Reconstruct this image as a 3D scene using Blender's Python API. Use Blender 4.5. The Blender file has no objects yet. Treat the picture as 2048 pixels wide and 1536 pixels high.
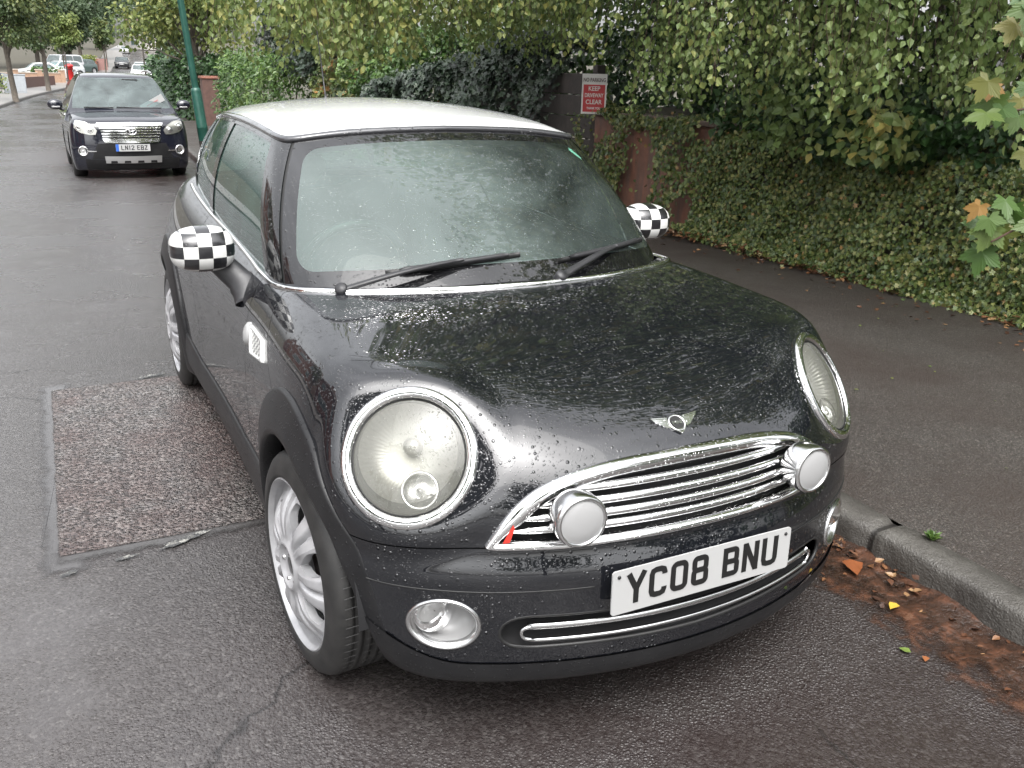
import bpy, math, random
import numpy as np
from mathutils import Vector, Matrix
sc = bpy.context.scene
COL = sc.collection
R_ = math.radians
rng = np.random.default_rng(7)
random.seed(7)

# ------------------------------------------------------------------ camera
CAMP = Vector((-1.2553, -1.4266, 1.5508))
_y, _p, _r = R_(27.097), R_(-19.4215), R_(1.4578)
_f = Vector((math.sin(_y)*math.cos(_p), math.cos(_y)*math.cos(_p), math.sin(_p)))
_rt = Vector((math.cos(_y), -math.sin(_y), 0)); _up = _rt.cross(_f)
_R = math.cos(_r)*_rt + math.sin(_r)*_up; _U = -math.sin(_r)*_rt + math.cos(_r)*_up
cam_d = bpy.data.cameras.new('camera'); cam = bpy.data.objects.new('camera', cam_d); COL.objects.link(cam)
M4 = Matrix(((_R.x, _U.x, -_f.x, CAMP.x), (_R.y, _U.y, -_f.y, CAMP.y), (_R.z, _U.z, -_f.z, CAMP.z), (0, 0, 0, 1)))
cam.matrix_world = M4
cam_d.sensor_width = 36; cam_d.lens = 1788.07/2048*36
cam_d.clip_start = .05; cam_d.clip_end = 3000
sc.camera = cam

# ------------------------------------------------------------------ world, sun, exposure
SUN_EL, SUN_ROT = R_(58), R_(200)
world = bpy.data.worlds.new('World'); sc.world = world; world.use_nodes = True
wn = world.node_tree; wn.nodes.clear()
def wnode(t, **k):
    n = wn.nodes.new(t)
    for a, b in k.items(): setattr(n, a, b)
    return n
sky = wnode('ShaderNodeTexSky', sky_type='NISHITA', sun_disc=False, sun_elevation=SUN_EL, sun_rotation=SUN_ROT, air_density=1.0, dust_density=4.0, ozone_density=1.0)
hsv = wnode('ShaderNodeHueSaturation'); hsv.inputs['Saturation'].default_value = .12
tcw = wnode('ShaderNodeTexCoord'); mpw = wnode('ShaderNodeMapping'); mpw.inputs['Scale'].default_value = (1, 1, 2.2)
nzw = wnode('ShaderNodeTexNoise'); nzw.inputs['Scale'].default_value = 2.2; nzw.inputs['Detail'].default_value = 6; nzw.inputs['Roughness'].default_value = .55
mrw = wnode('ShaderNodeMapRange'); mrw.inputs['From Min'].default_value = .3; mrw.inputs['From Max'].default_value = .7; mrw.inputs['To Min'].default_value = .72; mrw.inputs['To Max'].default_value = 1.2
mxw = wnode('ShaderNodeMix', data_type='RGBA', blend_type='MULTIPLY'); mxw.inputs[0].default_value = 1
bgw = wnode('ShaderNodeBackground'); bgw.inputs['Strength'].default_value = .15
ow = wnode('ShaderNodeOutputWorld')
L = wn.links.new
L(sky.outputs[0], hsv.inputs['Color']); L(tcw.outputs['Generated'], mpw.inputs[0]); L(mpw.outputs[0], nzw.inputs['Vector'])
L(nzw.outputs[0], mrw.inputs[0]); L(hsv.outputs[0], mxw.inputs[6]); 
sxw = wnode('ShaderNodeSeparateXYZ'); gzw = wnode('ShaderNodeMapRange'); gzw.inputs['From Min'].default_value = 0; gzw.inputs['From Max'].default_value = .9; gzw.inputs['To Min'].default_value = .95; gzw.inputs['To Max'].default_value = 2.1
mmw = wnode('ShaderNodeMath', operation='MULTIPLY'); L(tcw.outputs['Generated'], sxw.inputs[0]); L(sxw.outputs[2], gzw.inputs[0]); L(gzw.outputs[0], mmw.inputs[0]); L(mrw.outputs[0], mmw.inputs[1]); L(mmw.outputs[0], mxw.inputs[7]); L(mxw.outputs[2], bgw.inputs['Color']); L(bgw.outputs[0], ow.inputs[0])
sun_d = bpy.data.lights.new('sun', 'SUN'); sun = bpy.data.objects.new('sun', sun_d); COL.objects.link(sun)
sun_d.energy = .5; sun_d.angle = R_(60); sun_d.color = (1, .97, .92)
_az = SUN_ROT
sdir = Vector((math.sin(_az)*math.cos(SUN_EL), math.cos(_az)*math.cos(SUN_EL), math.sin(SUN_EL)))
sun.rotation_euler = sdir.to_track_quat('Z', 'Y').to_euler()
sc.view_settings.view_transform = 'Standard'; sc.view_settings.look = 'None'; sc.view_settings.exposure = 1.2; sc.view_settings.gamma = 1
sc.cycles.max_bounces = 8; sc.cycles.transparent_max_bounces = 16; sc.cycles.diffuse_bounces = 3; sc.cycles.glossy_bounces = 4

# ------------------------------------------------------------------ materials
class NT:
    def __init__(s, name):
        s.m = bpy.data.materials.new(name); s.m.use_nodes = True; s.t = s.m.node_tree
        s.b = s.t.nodes['Principled BSDF']; s.out = s.t.nodes['Material Output']; s.tc = None
    def n(s, t, ins=None, **k):
        n = s.t.nodes.new(t)
        for a, b in k.items(): setattr(n, a, b)
        for a, b in (ins or {}).items():
            if isinstance(b, bpy.types.NodeSocket): s.t.links.new(b, n.inputs[a])
            else: n.inputs[a].default_value = b
        return n
    def obj(s):
        if not s.tc: s.tc = s.n('ShaderNodeTexCoord')
        return s.tc.outputs['Object']
    def noise(s, scale, detail=3, rough=.5, vec=None, dist=0):
        return s.n('ShaderNodeTexNoise', {'Vector': vec or s.obj(), 'Scale': scale, 'Detail': detail, 'Roughness': rough, 'Distortion': dist}).outputs[0]
    def voro(s, scale, vec=None, feature='F1', rnd=1.0):
        return s.n('ShaderNodeTexVoronoi', {'Vector': vec or s.obj(), 'Scale': scale, 'Randomness': rnd}, feature=feature)
    def ramp(s, fac, stops, interp='LINEAR'):
        r = s.n('ShaderNodeValToRGB', {'Fac': fac}); cr = r.color_ramp; cr.interpolation = interp
        while len(cr.elements) < len(stops): cr.elements.new(.5)
        for e, (p, c) in zip(cr.elements, stops):
            e.position = p; e.color = (*c, 1) if len(c) == 3 else c
        return r.outputs[0]
    def maprange(s, v, a, b, c, d, smooth=False):
        return s.n('ShaderNodeMapRange', {'Value': v, 'From Min': a, 'From Max': b, 'To Min': c, 'To Max': d}, interpolation_type='SMOOTHSTEP' if smooth else 'LINEAR').outputs[0]
    def math(s, op, a, b=0.0):
        n = s.n('ShaderNodeMath', operation=op)
        for i, v in enumerate((a, b)):
            if isinstance(v, bpy.types.NodeSocket): s.t.links.new(v, n.inputs[i])
            else: n.inputs[i].default_value = v
        return n.outputs[0]
    def mix(s, fac, a, b, blend='MIX'):
        n = s.n('ShaderNodeMix', data_type='RGBA', blend_type=blend)
        for i, v in ((0, fac), (6, a), (7, b)):
            if isinstance(v, bpy.types.NodeSocket): s.t.links.new(v, n.inputs[i])
            else: n.inputs[i].default_value = v if i == 0 else ((*v, 1) if len(v) == 3 else v)
        return n.outputs[2]
    def set(s, **k):
        for a, b in k.items():
            a = a.replace('_', ' ')
            if isinstance(b, bpy.types.NodeSocket): s.t.links.new(b, s.b.inputs[a])
            else: s.b.inputs[a].default_value = (*b, 1) if (isinstance(b, tuple) and len(b) == 3 and 'Color' in a or a == 'Specular Tint') else b
        return s
    def bump(s, h, strength=.5, dist=.01, normal=None, to=('Normal',)):
        d = {'Height': h, 'Strength': strength, 'Distance': dist}
        if normal is not None: d['Normal'] = normal
        b = s.n('ShaderNodeBump', d).outputs[0]
        for t in to: s.t.links.new(b, s.b.inputs[t])
        return b
def droplets(nt, scale=95, cover=.5, rmin=.16, rmax=.42):
    v = nt.voro(scale)
    sep = nt.n('ShaderNodeSeparateColor', {0: v.outputs['Color']})
    on = nt.math('LESS_THAN', sep.outputs[0], cover)
    rad = nt.maprange(sep.outputs[1], 0, 1, rmin, rmax)
    q = nt.math('DIVIDE', v.outputs['Distance'], rad)
    h = nt.math('SUBTRACT', 1.0, nt.math('MULTIPLY', q, q))
    h = nt.math('MAXIMUM', h, 0.0)
    h = nt.math('POWER', h, .6)
    return nt.math('MULTIPLY', nt.math('MULTIPLY', h, on), rad)
def wet_bump(nt, to=('Normal',), s=1.0, cover=.55):
    a = droplets(nt, 88, cover*.62); b = droplets(nt, 190, min(1, cover*1.2))
    h = nt.math('ADD', nt.math('MULTIPLY', a, 2.0), nt.math('MULTIPLY', b, .45))
    h = nt.math('MULTIPLY', h, nt.maprange(nt.noise(7, 4, .6), .36, .60, .12, 1.0, True))
    nt.bump(h, 1.0, .0042*s, to=to)
    return h
def simple(name, col, rough=.5, metal=0., bump=None, var=0., spec=.5):
    nt = NT(name); nt.set(Roughness=rough, Metallic=metal)
    nt.b.inputs['Specular IOR Level'].default_value = spec
    if var:
        f = nt.noise(9, 5, .6); d = tuple(c*(1-var) for c in col); u = tuple(min(1, c*(1+var)) for c in col)
        nt.set(Base_Color=nt.ramp(f, [(.3, d), (.7, u)])); nt.set(Roughness=nt.maprange(f, .3, .7, rough*.85, min(1, rough*1.15)))
    else: nt.set(Base_Color=col)
    if bump: nt.bump(nt.noise(bump[0], 4, .6), bump[1], bump[2])
    return nt.m
def paint(name, col, metal=.0, s=1.0, cover=.55):
    nt = NT(name); nt.set(Base_Color=nt.mix(nt.maprange(nt.noise(3, 5, .6), .35, .75, 0, .02), col, (.10, .10, .095)), Metallic=metal, Roughness=.42)
    nt.set(Coat_Weight=1.0, Coat_Roughness=.03, Coat_IOR=1.72); nt.b.inputs['Specular IOR Level'].default_value = .06
    if s: wet_bump(nt, ('Normal', 'Coat Normal'), s, cover)
    return nt.m
def glass(name, tint, mist=.12, mistcol=(.35, .42, .40), s=1.0, mistvar=None):
    nt = NT(name); t = nt.t
    tr = nt.n('ShaderNodeBsdfTransparent', {'Color': (*tint, 1)})
    gl = nt.n('ShaderNodeBsdfGlossy', {'Color': (1, 1, 1, 1), 'Roughness': .02})
    df = nt.n('ShaderNodeBsdfDiffuse', {'Color': (*mistcol, 1)})
    mfac = nt.maprange(nt.noise(3.5, 5, .6), .3, .75, mist*.55, mist*1.5) if mistvar is None else mistvar(nt)
    m1 = nt.n('ShaderNodeMixShader', {0: mfac, 1: tr.outputs[0], 2: df.outputs[0]})
    fr = nt.n('ShaderNodeFresnel', {'IOR': 1.52})
    fa = nt.maprange(fr.outputs[0], 0, 1, .0, 1.0)
    m2 = nt.n('ShaderNodeMixShader', {0: fa, 1: m1.outputs[0], 2: gl.outputs[0]})
    if s:
        h = nt.math('ADD', nt.math('MULTIPLY', droplets(nt, 70, .28), 1.8), droplets(nt, 150, .45))
        b = nt.n('ShaderNodeBump', {'Height': h, 'Strength': 1.0, 'Distance': .005*s})
        t.links.new(b.outputs[0], gl.inputs['Normal']); t.links.new(b.outputs[0], fr.inputs['Normal'])
    t.links.new(m2.outputs[0], nt.out.inputs[0]); t.nodes.remove(nt.b)
    return nt.m

# ------------------------------------------------------------------ mesh helpers
def mesh_from(name, V, faces, mats, midx=None, N=None, smooth=True):
    """faces: list of int arrays (each (m,k)) or list of sequences"""
    me = bpy.data.meshes.new(name); V = np.asarray(V, float).reshape(-1, 3)
    loops, starts, tot = [], [], 0
    for f in faces:
        f = np.asarray(f)
        if f.ndim == 1: f = f[None]
        if f.size == 0: continue
        m, k = f.shape; loops.append(f.ravel()); starts.append(tot+np.arange(m)*k); tot += m*k
    if not loops: loops = [np.zeros(0, int)]; starts = [np.zeros(0, int)]
    lp = np.concatenate(loops).astype(np.int32); st = np.concatenate(starts).astype(np.int32)
    me.vertices.add(len(V)); me.vertices.foreach_set('co', V.ravel().astype(np.float32))
    me.loops.add(len(lp)); me.loops.foreach_set('vertex_index', lp)
    me.polygons.add(len(st)); me.polygons.foreach_set('loop_start', st)
    if midx is not None: me.polygons.foreach_set('material_index', np.asarray(midx, np.int32))
    me.update(calc_edges=True)
    me.polygons.foreach_set('use_smooth', np.full(len(st), smooth))
    for m in (mats if isinstance(mats, (list, tuple)) else [mats]): me.materials.append(m)
    if N is not None: me.normals_split_custom_set_from_vertices([tuple(n) for n in np.asarray(N, float)])
    return me
def link(name, me, parent=None, loc=None, rot=None):
    o = bpy.data.objects.new(name, me); COL.objects.link(o)
    if parent is not None: o.parent = parent
    if loc is not None: o.location = loc
    if rot is not None: o.rotation_euler = rot
    return o
class MB:
    def __init__(s): s.V = []; s.F = []; s.n = 0; s.mi = []
    def add(s, V, faces, mi=0):
        V = np.asarray(V, float).reshape(-1, 3)
        for f in faces:
            f = np.asarray(f)
            if f.ndim == 1: f = f[None]
            s.F.append(f+s.n); s.mi += [mi]*len(f)
        s.V.append(V); s.n += len(V); return s
    def grid(s, P, closeu=False, closev=False, mi=0, flip=False):
        nu, nv = P.shape[:2]; i = np.arange(nu if closeu else nu-1)[:, None]; j = np.arange(nv if closev else nv-1)[None]
        a = i*nv+j; b = ((i+1) % nu)*nv+j; c = ((i+1) % nu)*nv+(j+1) % nv; d = i*nv+(j+1) % nv
        q = np.stack([a, b, c, d], -1).reshape(-1, 4)
        if flip: q = q[:, ::-1]
        return s.add(P.reshape(-1, 3), [q], mi)
    def box(s, c, size, rot=None, mi=0):
        c = np.array(c, float); h = np.array(size, float)/2
        V = np.array([[x, y, z] for x in (-1, 1) for y in (-1, 1) for z in (-1, 1)])*h
        if rot is not None: V = V @ np.array(rot).T
        return s.add(V+c, [[[0, 1, 3, 2], [4, 6, 7, 5], [0, 4, 5, 1], [2, 3, 7, 6], [0, 2, 6, 4], [1, 5, 7, 3]]], mi)
    def tube(s, pts, r, n=8, cap=True, flat=1.0, upv=None, mi=0, closed=False):
        P = np.asarray(pts, float); m = len(P); r = np.broadcast_to(np.asarray(r, float), (m,))
        T = np.gradient(P, axis=0) if not closed else np.roll(P, -1, 0)-np.roll(P, 1, 0)
        T /= np.linalg.norm(T, axis=1)[:, None]+1e-12
        ref = np.array([0, 0, 1.]) if upv is None else np.array(upv, float)
        if upv is None and abs(T[:, 2]).mean() > .9: ref = np.array([1., 0, 0])
        A = np.cross(T, ref); A /= np.linalg.norm(A, axis=1)[:, None]+1e-12; B = np.cross(A, T)
        t = np.linspace(0, 2*np.pi, n, endpoint=False)
        G = P[:, None]+r[:, None, None]*(np.cos(t)[None, :, None]*A[:, None]+flat*np.sin(t)[None, :, None]*B[:, None])
        s.grid(G, closev=True, closeu=closed, mi=mi, flip=True)
        if cap and not closed:
            b = s.n-m*n; s.F.append(np.arange(b, b+n)[None]); s.F.append(np.arange(b+(m-1)*n, b+m*n)[::-1][None]); s.mi += [mi, mi]
        return s
    def lathe(s, prof, n=48, M=None, mi=0, closed=False):
        """prof (r,h): around local z; M: 3x3 columns + origin tuple"""
        prof = np.asarray(prof, float); t = np.linspace(0, 2*np.pi, n, endpoint=False)
        G = np.stack([prof[:, 0][:, None]*np.cos(t), prof[:, 0][:, None]*np.sin(t), np.repeat(prof[:, 1][:, None], n, 1)], -1)
        if M is not None: G = G @ np.asarray(M[0]).T+np.asarray(M[1])
        return s.grid(G, closev=True, closeu=closed, mi=mi, flip=False)
    def prism(s, poly, h0, h1, M=None, mi=0):
        poly = np.asarray(poly, float); n = len(poly)
        V = np.concatenate([np.c_[poly, np.full(n, h0)], np.c_[poly, np.full(n, h1)]])
        if M is not None: V = V @ np.asarray(M[0]).T+np.asarray(M[1])
        i = np.arange(n); j = (i+1) % n
        return s.add(V, [np.stack([i, j, j+n, i+n], 1), np.arange(n)[::-1][None], np.arange(n, 2*n)[None]], mi)
    def face(s, d):
        """turn all faces so that on average they look along d"""
        V = np.concatenate(s.V); t = sum(np.cross(V[f[:, 1]]-V[f[:, 0]], V[f[:, 2]]-V[f[:, 0]]).sum(0) @ np.asarray(d, float) for f in s.F)
        if t < 0: s.F = [f[:, ::-1] for f in s.F]
        return s
    def build(s, name, mats, parent=None, smooth=True, loc=None, rot=None, bevel=0, N=None, auto=None):
        V = np.concatenate(s.V)
        me = mesh_from(name, V, s.F, mats, s.mi, N, smooth)
        if auto is not None:
            me.set_sharp_from_angle(angle=R_(auto))
        o = link(name, me, parent, loc, rot)
        if bevel:
            b = o.modifiers.new('bevel', 'BEVEL'); b.width = bevel; b.segments = 2; b.limit_method = 'ANGLE'; b.angle_limit = R_(40)
        return o
def basis(n, upv=(0, 0, 1)):
    n = np.array(n, float); n /= np.linalg.norm(n); u = np.cross(upv, n)
    u /= np.linalg.norm(u); v = np.cross(n, u)
    return np.stack([u, v, n], 1)
def thing(name, label, cat, loc=(0, 0, 0), rotz=0, group=None):
    o = bpy.data.objects.new(name, None); COL.objects.link(o); o.location = loc; o.rotation_euler = (0, 0, rotz); o.empty_display_size = .2
    return tag(o, label, cat, group)
def tag(o, label=None, cat=None, group=None, kind=None):
    if label: o['label'] = label
    if cat: o['category'] = cat
    if group: o['group'] = group
    if kind: o['kind'] = kind
    return o
def dup(root, loc=None, rotz=None, label=None):
    r = root.copy(); COL.objects.link(r)
    if loc is not None: r.location = loc
    if rotz is not None: r.rotation_euler = (0, 0, rotz)
    if label: r['label'] = label
    def rec(a, b):
        for ch in list(a.children):
            c = ch.copy(); COL.objects.link(c); c.parent = b; rec(ch, c)
    rec(root, r); return r
def text_mesh(body, size, mat, extrude=0.0, align='CENTER', offset=0.0, sx=1.0):
    cu = bpy.data.curves.new('lettering', 'FONT'); cu.body = body; cu.size = size; cu.align_x = align; cu.align_y = 'CENTER'; cu.extrude = extrude; cu.offset = offset
    ob = bpy.data.objects.new('lettering', cu); COL.objects.link(ob)
    dg = bpy.context.evaluated_depsgraph_get(); me = bpy.data.meshes.new_from_object(ob.evaluated_get(dg))
    bpy.data.objects.remove(ob); me.materials.clear(); me.materials.append(mat)
    if sx != 1:
        for v in me.vertices: v.co.x *= sx
    return me
def spline(xs, ys):
    xs = np.array(xs, float); ys = np.array(ys, float); n = len(xs); h = np.diff(xs)
    A = np.zeros((n, n)); b = np.zeros(n); A[0, 0] = A[-1, -1] = 1
    for i in range(1, n-1):
        A[i, i-1] = h[i-1]; A[i, i] = 2*(h[i-1]+h[i]); A[i, i+1] = h[i]; b[i] = 6*((ys[i+1]-ys[i])/h[i]-(ys[i]-ys[i-1])/h[i-1])
    m = np.linalg.solve(A, b)
    s0 = (ys[1]-ys[0])/h[0]-h[0]*(2*m[0]+m[1])/6; s1 = (ys[-1]-ys[-2])/h[-1]+h[-1]*(m[-2]+2*m[-1])/6
    def ev(x):
        x = np.asarray(x, float); xc = np.clip(x, xs[0], xs[-1]); i = np.clip(np.searchsorted(xs, xc)-1, 0, n-2)
        d = xc-xs[i]; e = xs[i+1]-xc; H = h[i]
        r = (m[i]*e**3+m[i+1]*d**3)/(6*H)+(ys[i]/H-m[i]*H/6)*e+(ys[i+1]/H-m[i+1]*H/6)*d
        return r+np.where(x < xs[0], (x-xs[0])*s0, 0)+np.where(x > xs[-1], (x-xs[-1])*s1, 0)
    return ev
def curve3(pts, n):
    """smooth open curve through 3-D points, resampled evenly"""
    P = np.asarray(pts, float); t = np.r_[0, np.cumsum(np.linalg.norm(np.diff(P, axis=0), axis=1)**.7)]
    S = [spline(t, P[:, k]) for k in range(3)]; tt = np.linspace(0, t[-1], 2000)
    Q = np.stack([s(tt) for s in S], 1); l = np.r_[0, np.cumsum(np.linalg.norm(np.diff(Q, axis=0), axis=1))]
    u = np.linspace(0, l[-1], n)
    return np.stack([np.interp(u, l, Q[:, k]) for k in range(3)], 1)
def smax(a, b, k):
    h = np.maximum(k-np.abs(a-b), 0)/k
    return np.maximum(a, b)+h**3*k/6
class Shell:
    def __init__(s, F): s.F = F
    def root(s, O, D, tmax, n=30):
        a = np.zeros(len(O)); b = np.full(len(O), float(tmax))
        for _ in range(n):
            m = (a+b)/2; i = s.F(O+D*m[:, None]) < 0
            a = np.where(i, m, a); b = np.where(i, b, m)
        return O+D*((a+b)/2)[:, None]
    def hit(s, O, D, tmax=1.5, n=160):
        O = np.asarray(O, float).reshape(-1, 3); D = np.broadcast_to(np.asarray(D, float), O.shape)
        t = np.linspace(0, tmax, n); lo = np.full(len(O), tmax*1.); hi = lo.copy(); done = np.zeros(len(O), bool)
        for k in range(1, n):
            ins = (s.F(O+D*t[k]) < 0) & ~done
            lo = np.where(ins, t[k-1], lo); hi = np.where(ins, t[k], hi); done |= ins
        for _ in range(24):
            m = (lo+hi)/2; i = s.F(O+D*m[:, None]) < 0; hi = np.where(i, m, hi); lo = np.where(i, lo, m)
        return O+D*((lo+hi)/2)[:, None]
    def side(s, y, z, sgn=1):
        y, z = np.broadcast_arrays(np.asarray(y, float), np.asarray(z, float)); sh = y.shape
        O = np.stack([np.full(y.size, sgn*1.3), y.ravel(), z.ravel()], 1)
        return s.hit(O, (-sgn, 0, 0), 1.2).reshape(*sh, 3)
    def front(s, x, z):
        x, z = np.broadcast_arrays(np.asarray(x, float), np.asarray(z, float)); sh = x.shape
        return s.hit(np.stack([x.ravel(), np.full(x.size, -.5), z.ravel()], 1), (0, 1, 0), 1.6, 240).reshape(*sh, 3)
    def normal(s, P, e=1e-4):
        P = np.asarray(P, float); sh = P.shape; P = P.reshape(-1, 3)
        g = np.stack([s.F(P+np.eye(3)[k]*e)-s.F(P-np.eye(3)[k]*e) for k in range(3)], 1)
        return (g/np.linalg.norm(g, axis=1)[:, None]).reshape(sh)
    def half(s, y0, y1, z0, nv, ny, nf, nr):
        """half shell x>=0: fan round the nose, barrel along the sides, fan round the tail"""
        v = np.linspace(np.pi/2, -np.pi/2, nv); O = []; D = []
        for ph in np.linspace(np.pi/2, 0, nf, endpoint=False):
            O.append(np.tile([0, y0, z0], (nv, 1))); D.append(np.stack([np.cos(ph)*np.cos(v), np.full(nv, -np.sin(ph)), np.cos(ph)*np.sin(v)], 1))
        for y in np.linspace(y0, y1, ny, endpoint=False):
            O.append(np.tile([0, y, z0], (nv, 1))); D.append(np.stack([np.cos(v), 0*v, np.sin(v)], 1))
        for ph in np.linspace(0, np.pi/2, nr):
            O.append(np.tile([0, y1, z0], (nv, 1))); D.append(np.stack([np.cos(ph)*np.cos(v), np.full(nv, np.sin(ph)), np.cos(ph)*np.sin(v)], 1))
        P = s.root(np.concatenate(O), np.concatenate(D), 2.2); m = len(O)
        i = np.arange(m-1)[:, None]; j = np.arange(nv-1)[None]; a = i*nv+j
        q = np.stack([a, a+1, a+nv+1, a+nv], -1).reshape(-1, 4)
        N = s.normal(P); k = len(q)//2; g = np.cross(P[q[:, 1]]-P[q[:, 0]], P[q[:, 2]]-P[q[:, 0]]); 
        if ((g*N[q[:, 0]]).sum(1)).sum() < 0: q = q[:, ::-1]
        return P, N, [q]
def clip(mesh, fn):
    """keep fn(P)>0"""
    V, N, faces = mesh; d = fn(V); d = np.where(np.abs(d) < 1e-7, 1e-7, d); nV = [V]; nN = [N]; cnt = len(V); out = []; cache = {}
    addV = []; addN = []
    for F in faces:
        F = np.asarray(F)
        if F.size == 0: continue
        if F.ndim == 1: F = F[None]
        pos = d[F] > 0; allp = pos.all(1); cr = pos.any(1) & ~allp
        if allp.any(): out.append(F[allp])
        for f in F[cr]:
            poly = []
            for k in range(len(f)):
                a, b = int(f[k]), int(f[(k+1) % len(f)])
                if d[a] > 0: poly.append(a)
                if (d[a] > 0) != (d[b] > 0):
                    key = (a, b) if a < b else (b, a)
                    if key not in cache:
                        t = d[a]/(d[a]-d[b]); cache[key] = cnt+len(addV); addV.append(V[a]+(V[b]-V[a])*t)
                        nn = N[a]+(N[b]-N[a])*t; addN.append(nn/np.linalg.norm(nn))
                    poly.append(cache[key])
            if len(poly) >= 3: out.append(np.array(poly)[None])
    if addV: V = np.concatenate([V, addV]); N = np.concatenate([N, addN])
    # group by size and drop unused vertices
    by = {}
    for f in out: by.setdefault(f.shape[1], []).append(f)
    faces = [np.concatenate(x) for x in by.values()]
    if not faces: return (V[:0], N[:0], [])
    used = np.unique(np.concatenate([f.ravel() for f in faces])); mp = np.full(len(V), -1); mp[used] = np.arange(len(used))
    return (V[used], N[used], [mp[f] for f in faces])
def mirror(mesh):
    V, N, F = mesh; k = np.array([-1, 1, 1.]); return (V*k, N*k, [f[:, ::-1] for f in F])
def join(*ms):
    V = np.concatenate([m[0] for m in ms]); N = np.concatenate([m[1] for m in ms]); F = []; o = 0
    for m in ms: F += [f+o for f in m[2]]; o += len(m[0])
    return (V, N, F)
def part(name, mesh, mat, parent):
    V_, N_, F_ = mesh; tot = 0.0
    for f in F_:
        if len(f): tot += (np.cross(V_[f[:, 1]]-V_[f[:, 0]], V_[f[:, 2]]-V_[f[:, 0]])*N_[f[:, 0]]).sum()
    if tot < 0: mesh = (V_, N_, [f[:, ::-1] for f in F_])
    return link(name, mesh_from(name, mesh[0], mesh[2], mat, None, mesh[1]), parent)
def poly_sd(poly):
    """signed distance to a closed polygon in 2-D, positive inside"""
    A = np.asarray(poly, float); B = np.roll(A, -1, 0)
    def f(x, y):
        p = np.stack([x, y], -1); d2 = np.full(len(p), 1e9); ins = np.zeros(len(p), bool)
        for a, b in zip(A, B):
            e = b-a; w = p-a; t = np.clip((w@e)/(e@e+1e-12), 0, 1); q = w-t[:, None]*e; d2 = np.minimum(d2, (q**2).sum(1))
            c = ((a[1] <= p[:, 1]) != (b[1] <= p[:, 1])); xi = a[0]+(p[:, 1]-a[1])*e[0]/(e[1] if e[1] else 1e-12); ins ^= c & (p[:, 0] < xi)
        return np.where(ins, 1, -1)*np.sqrt(d2)
    return f
# ================================================================== ground
def _asphalt():
    nt = NT('wet_asphalt'); o = nt.obj()
    v = nt.voro(120, o); v2 = nt.voro(260, o); big = nt.noise(.55, 5, .6); mid = nt.noise(3.0, 5, .6); fine = nt.noise(60, 3)
    sep = nt.n('ShaderNodeSeparateColor', {0: v.outputs['Color']})
    c1 = nt.ramp(sep.outputs[0], [(0, (.027, .025, .025)), (.5, (.047, .044, .044)), (.9, (.068, .064, .063)), (1, (.105, .10, .097))])
    c2 = nt.mix(nt.maprange(big, .35, .65, 0, .45), c1, (.052, .043, .041))
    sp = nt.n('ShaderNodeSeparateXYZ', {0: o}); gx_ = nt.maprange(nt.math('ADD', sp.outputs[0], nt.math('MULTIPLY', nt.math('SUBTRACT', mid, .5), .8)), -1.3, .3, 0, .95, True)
    c2 = nt.mix(nt.maprange(nt.math('ADD', sp.outputs[0], nt.math('MULTIPLY', nt.math('SUBTRACT', big, .5), 1.2)), -1.9, -.9, .42, 0, True), c2, nt.mix(.7, c1, (.135, .13, .13)))  # paler to the left, painting in sky sheen on the road
    c2 = nt.mix(gx_, c2, nt.mix(.66, c1, (.020, .012, .010)))  # kerb-side dirt brown, with shade of the car and trees put into the colour
    wv = nt.n('ShaderNodeVectorMath', {0: o, 1: nt.n('ShaderNodeVectorMath', {0: nt.n('ShaderNodeTexNoise', {'Vector': o, 'Scale': 1.6, 'Detail': 5}).outputs['Color'], 1: (.5, .5, .5)}, operation='SCALE' if False else 'MULTIPLY').outputs[0]}, operation='ADD').outputs[0]
    ck = nt.voro(.42, wv, 'DISTANCE_TO_EDGE').outputs['Distance']; ckm = nt.math('MULTIPLY', nt.maprange(ck, .0, .0035, 1, 0), nt.maprange(nt.noise(.8, 3), .5, .58, 0, 1))
    nt.set(Base_Color=nt.mix(nt.math('MULTIPLY', ckm, .8), c2, (.012, .011, .011)))
    film = nt.math('MULTIPLY', nt.maprange(big, .40, .60, 0, 1, True), nt.maprange(mid, .35, .6, .4, 1))
    nt.set(Roughness=nt.maprange(film, 0, 1, .32, .10)); nt.b.inputs['Specular IOR Level'].default_value = .62
    h = nt.math('ADD', nt.math('MULTIPLY', nt.maprange(v.outputs['Distance'], 0, .6, 1, 0), 1.0), nt.math('MULTIPLY', nt.maprange(v2.outputs['Distance'], 0, .6, 1, 0), .45))
    nt.bump(h, nt.maprange(film, 0, 1, .8, .30), .0048); return nt.m
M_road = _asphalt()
def _pave():
    nt = NT('pavement_tarmac'); o = nt.obj(); v = nt.voro(190, o); big = nt.noise(.9, 5, .62); sep = nt.n('ShaderNodeSeparateColor', {0: v.outputs['Color']})
    c = nt.ramp(sep.outputs[0], [(0, (.020, .017, .015)), (.6, (.042, .036, .033)), (.9, (.075, .066, .058)), (1, (.16, .145, .13))])
    nt.set(Base_Color=nt.mix(nt.maprange(big, .38, .62, 0, .85), c, (.030, .021, .017)), Roughness=nt.maprange(big, .35, .65, .40, .55))
    nt.bump(nt.math('ADD', nt.maprange(v.outputs['Distance'], 0, .6, 1, 0), nt.math('MULTIPLY', nt.noise(25, 4), .8)), .85, .005); return nt.m
M_pave = _pave()
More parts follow.
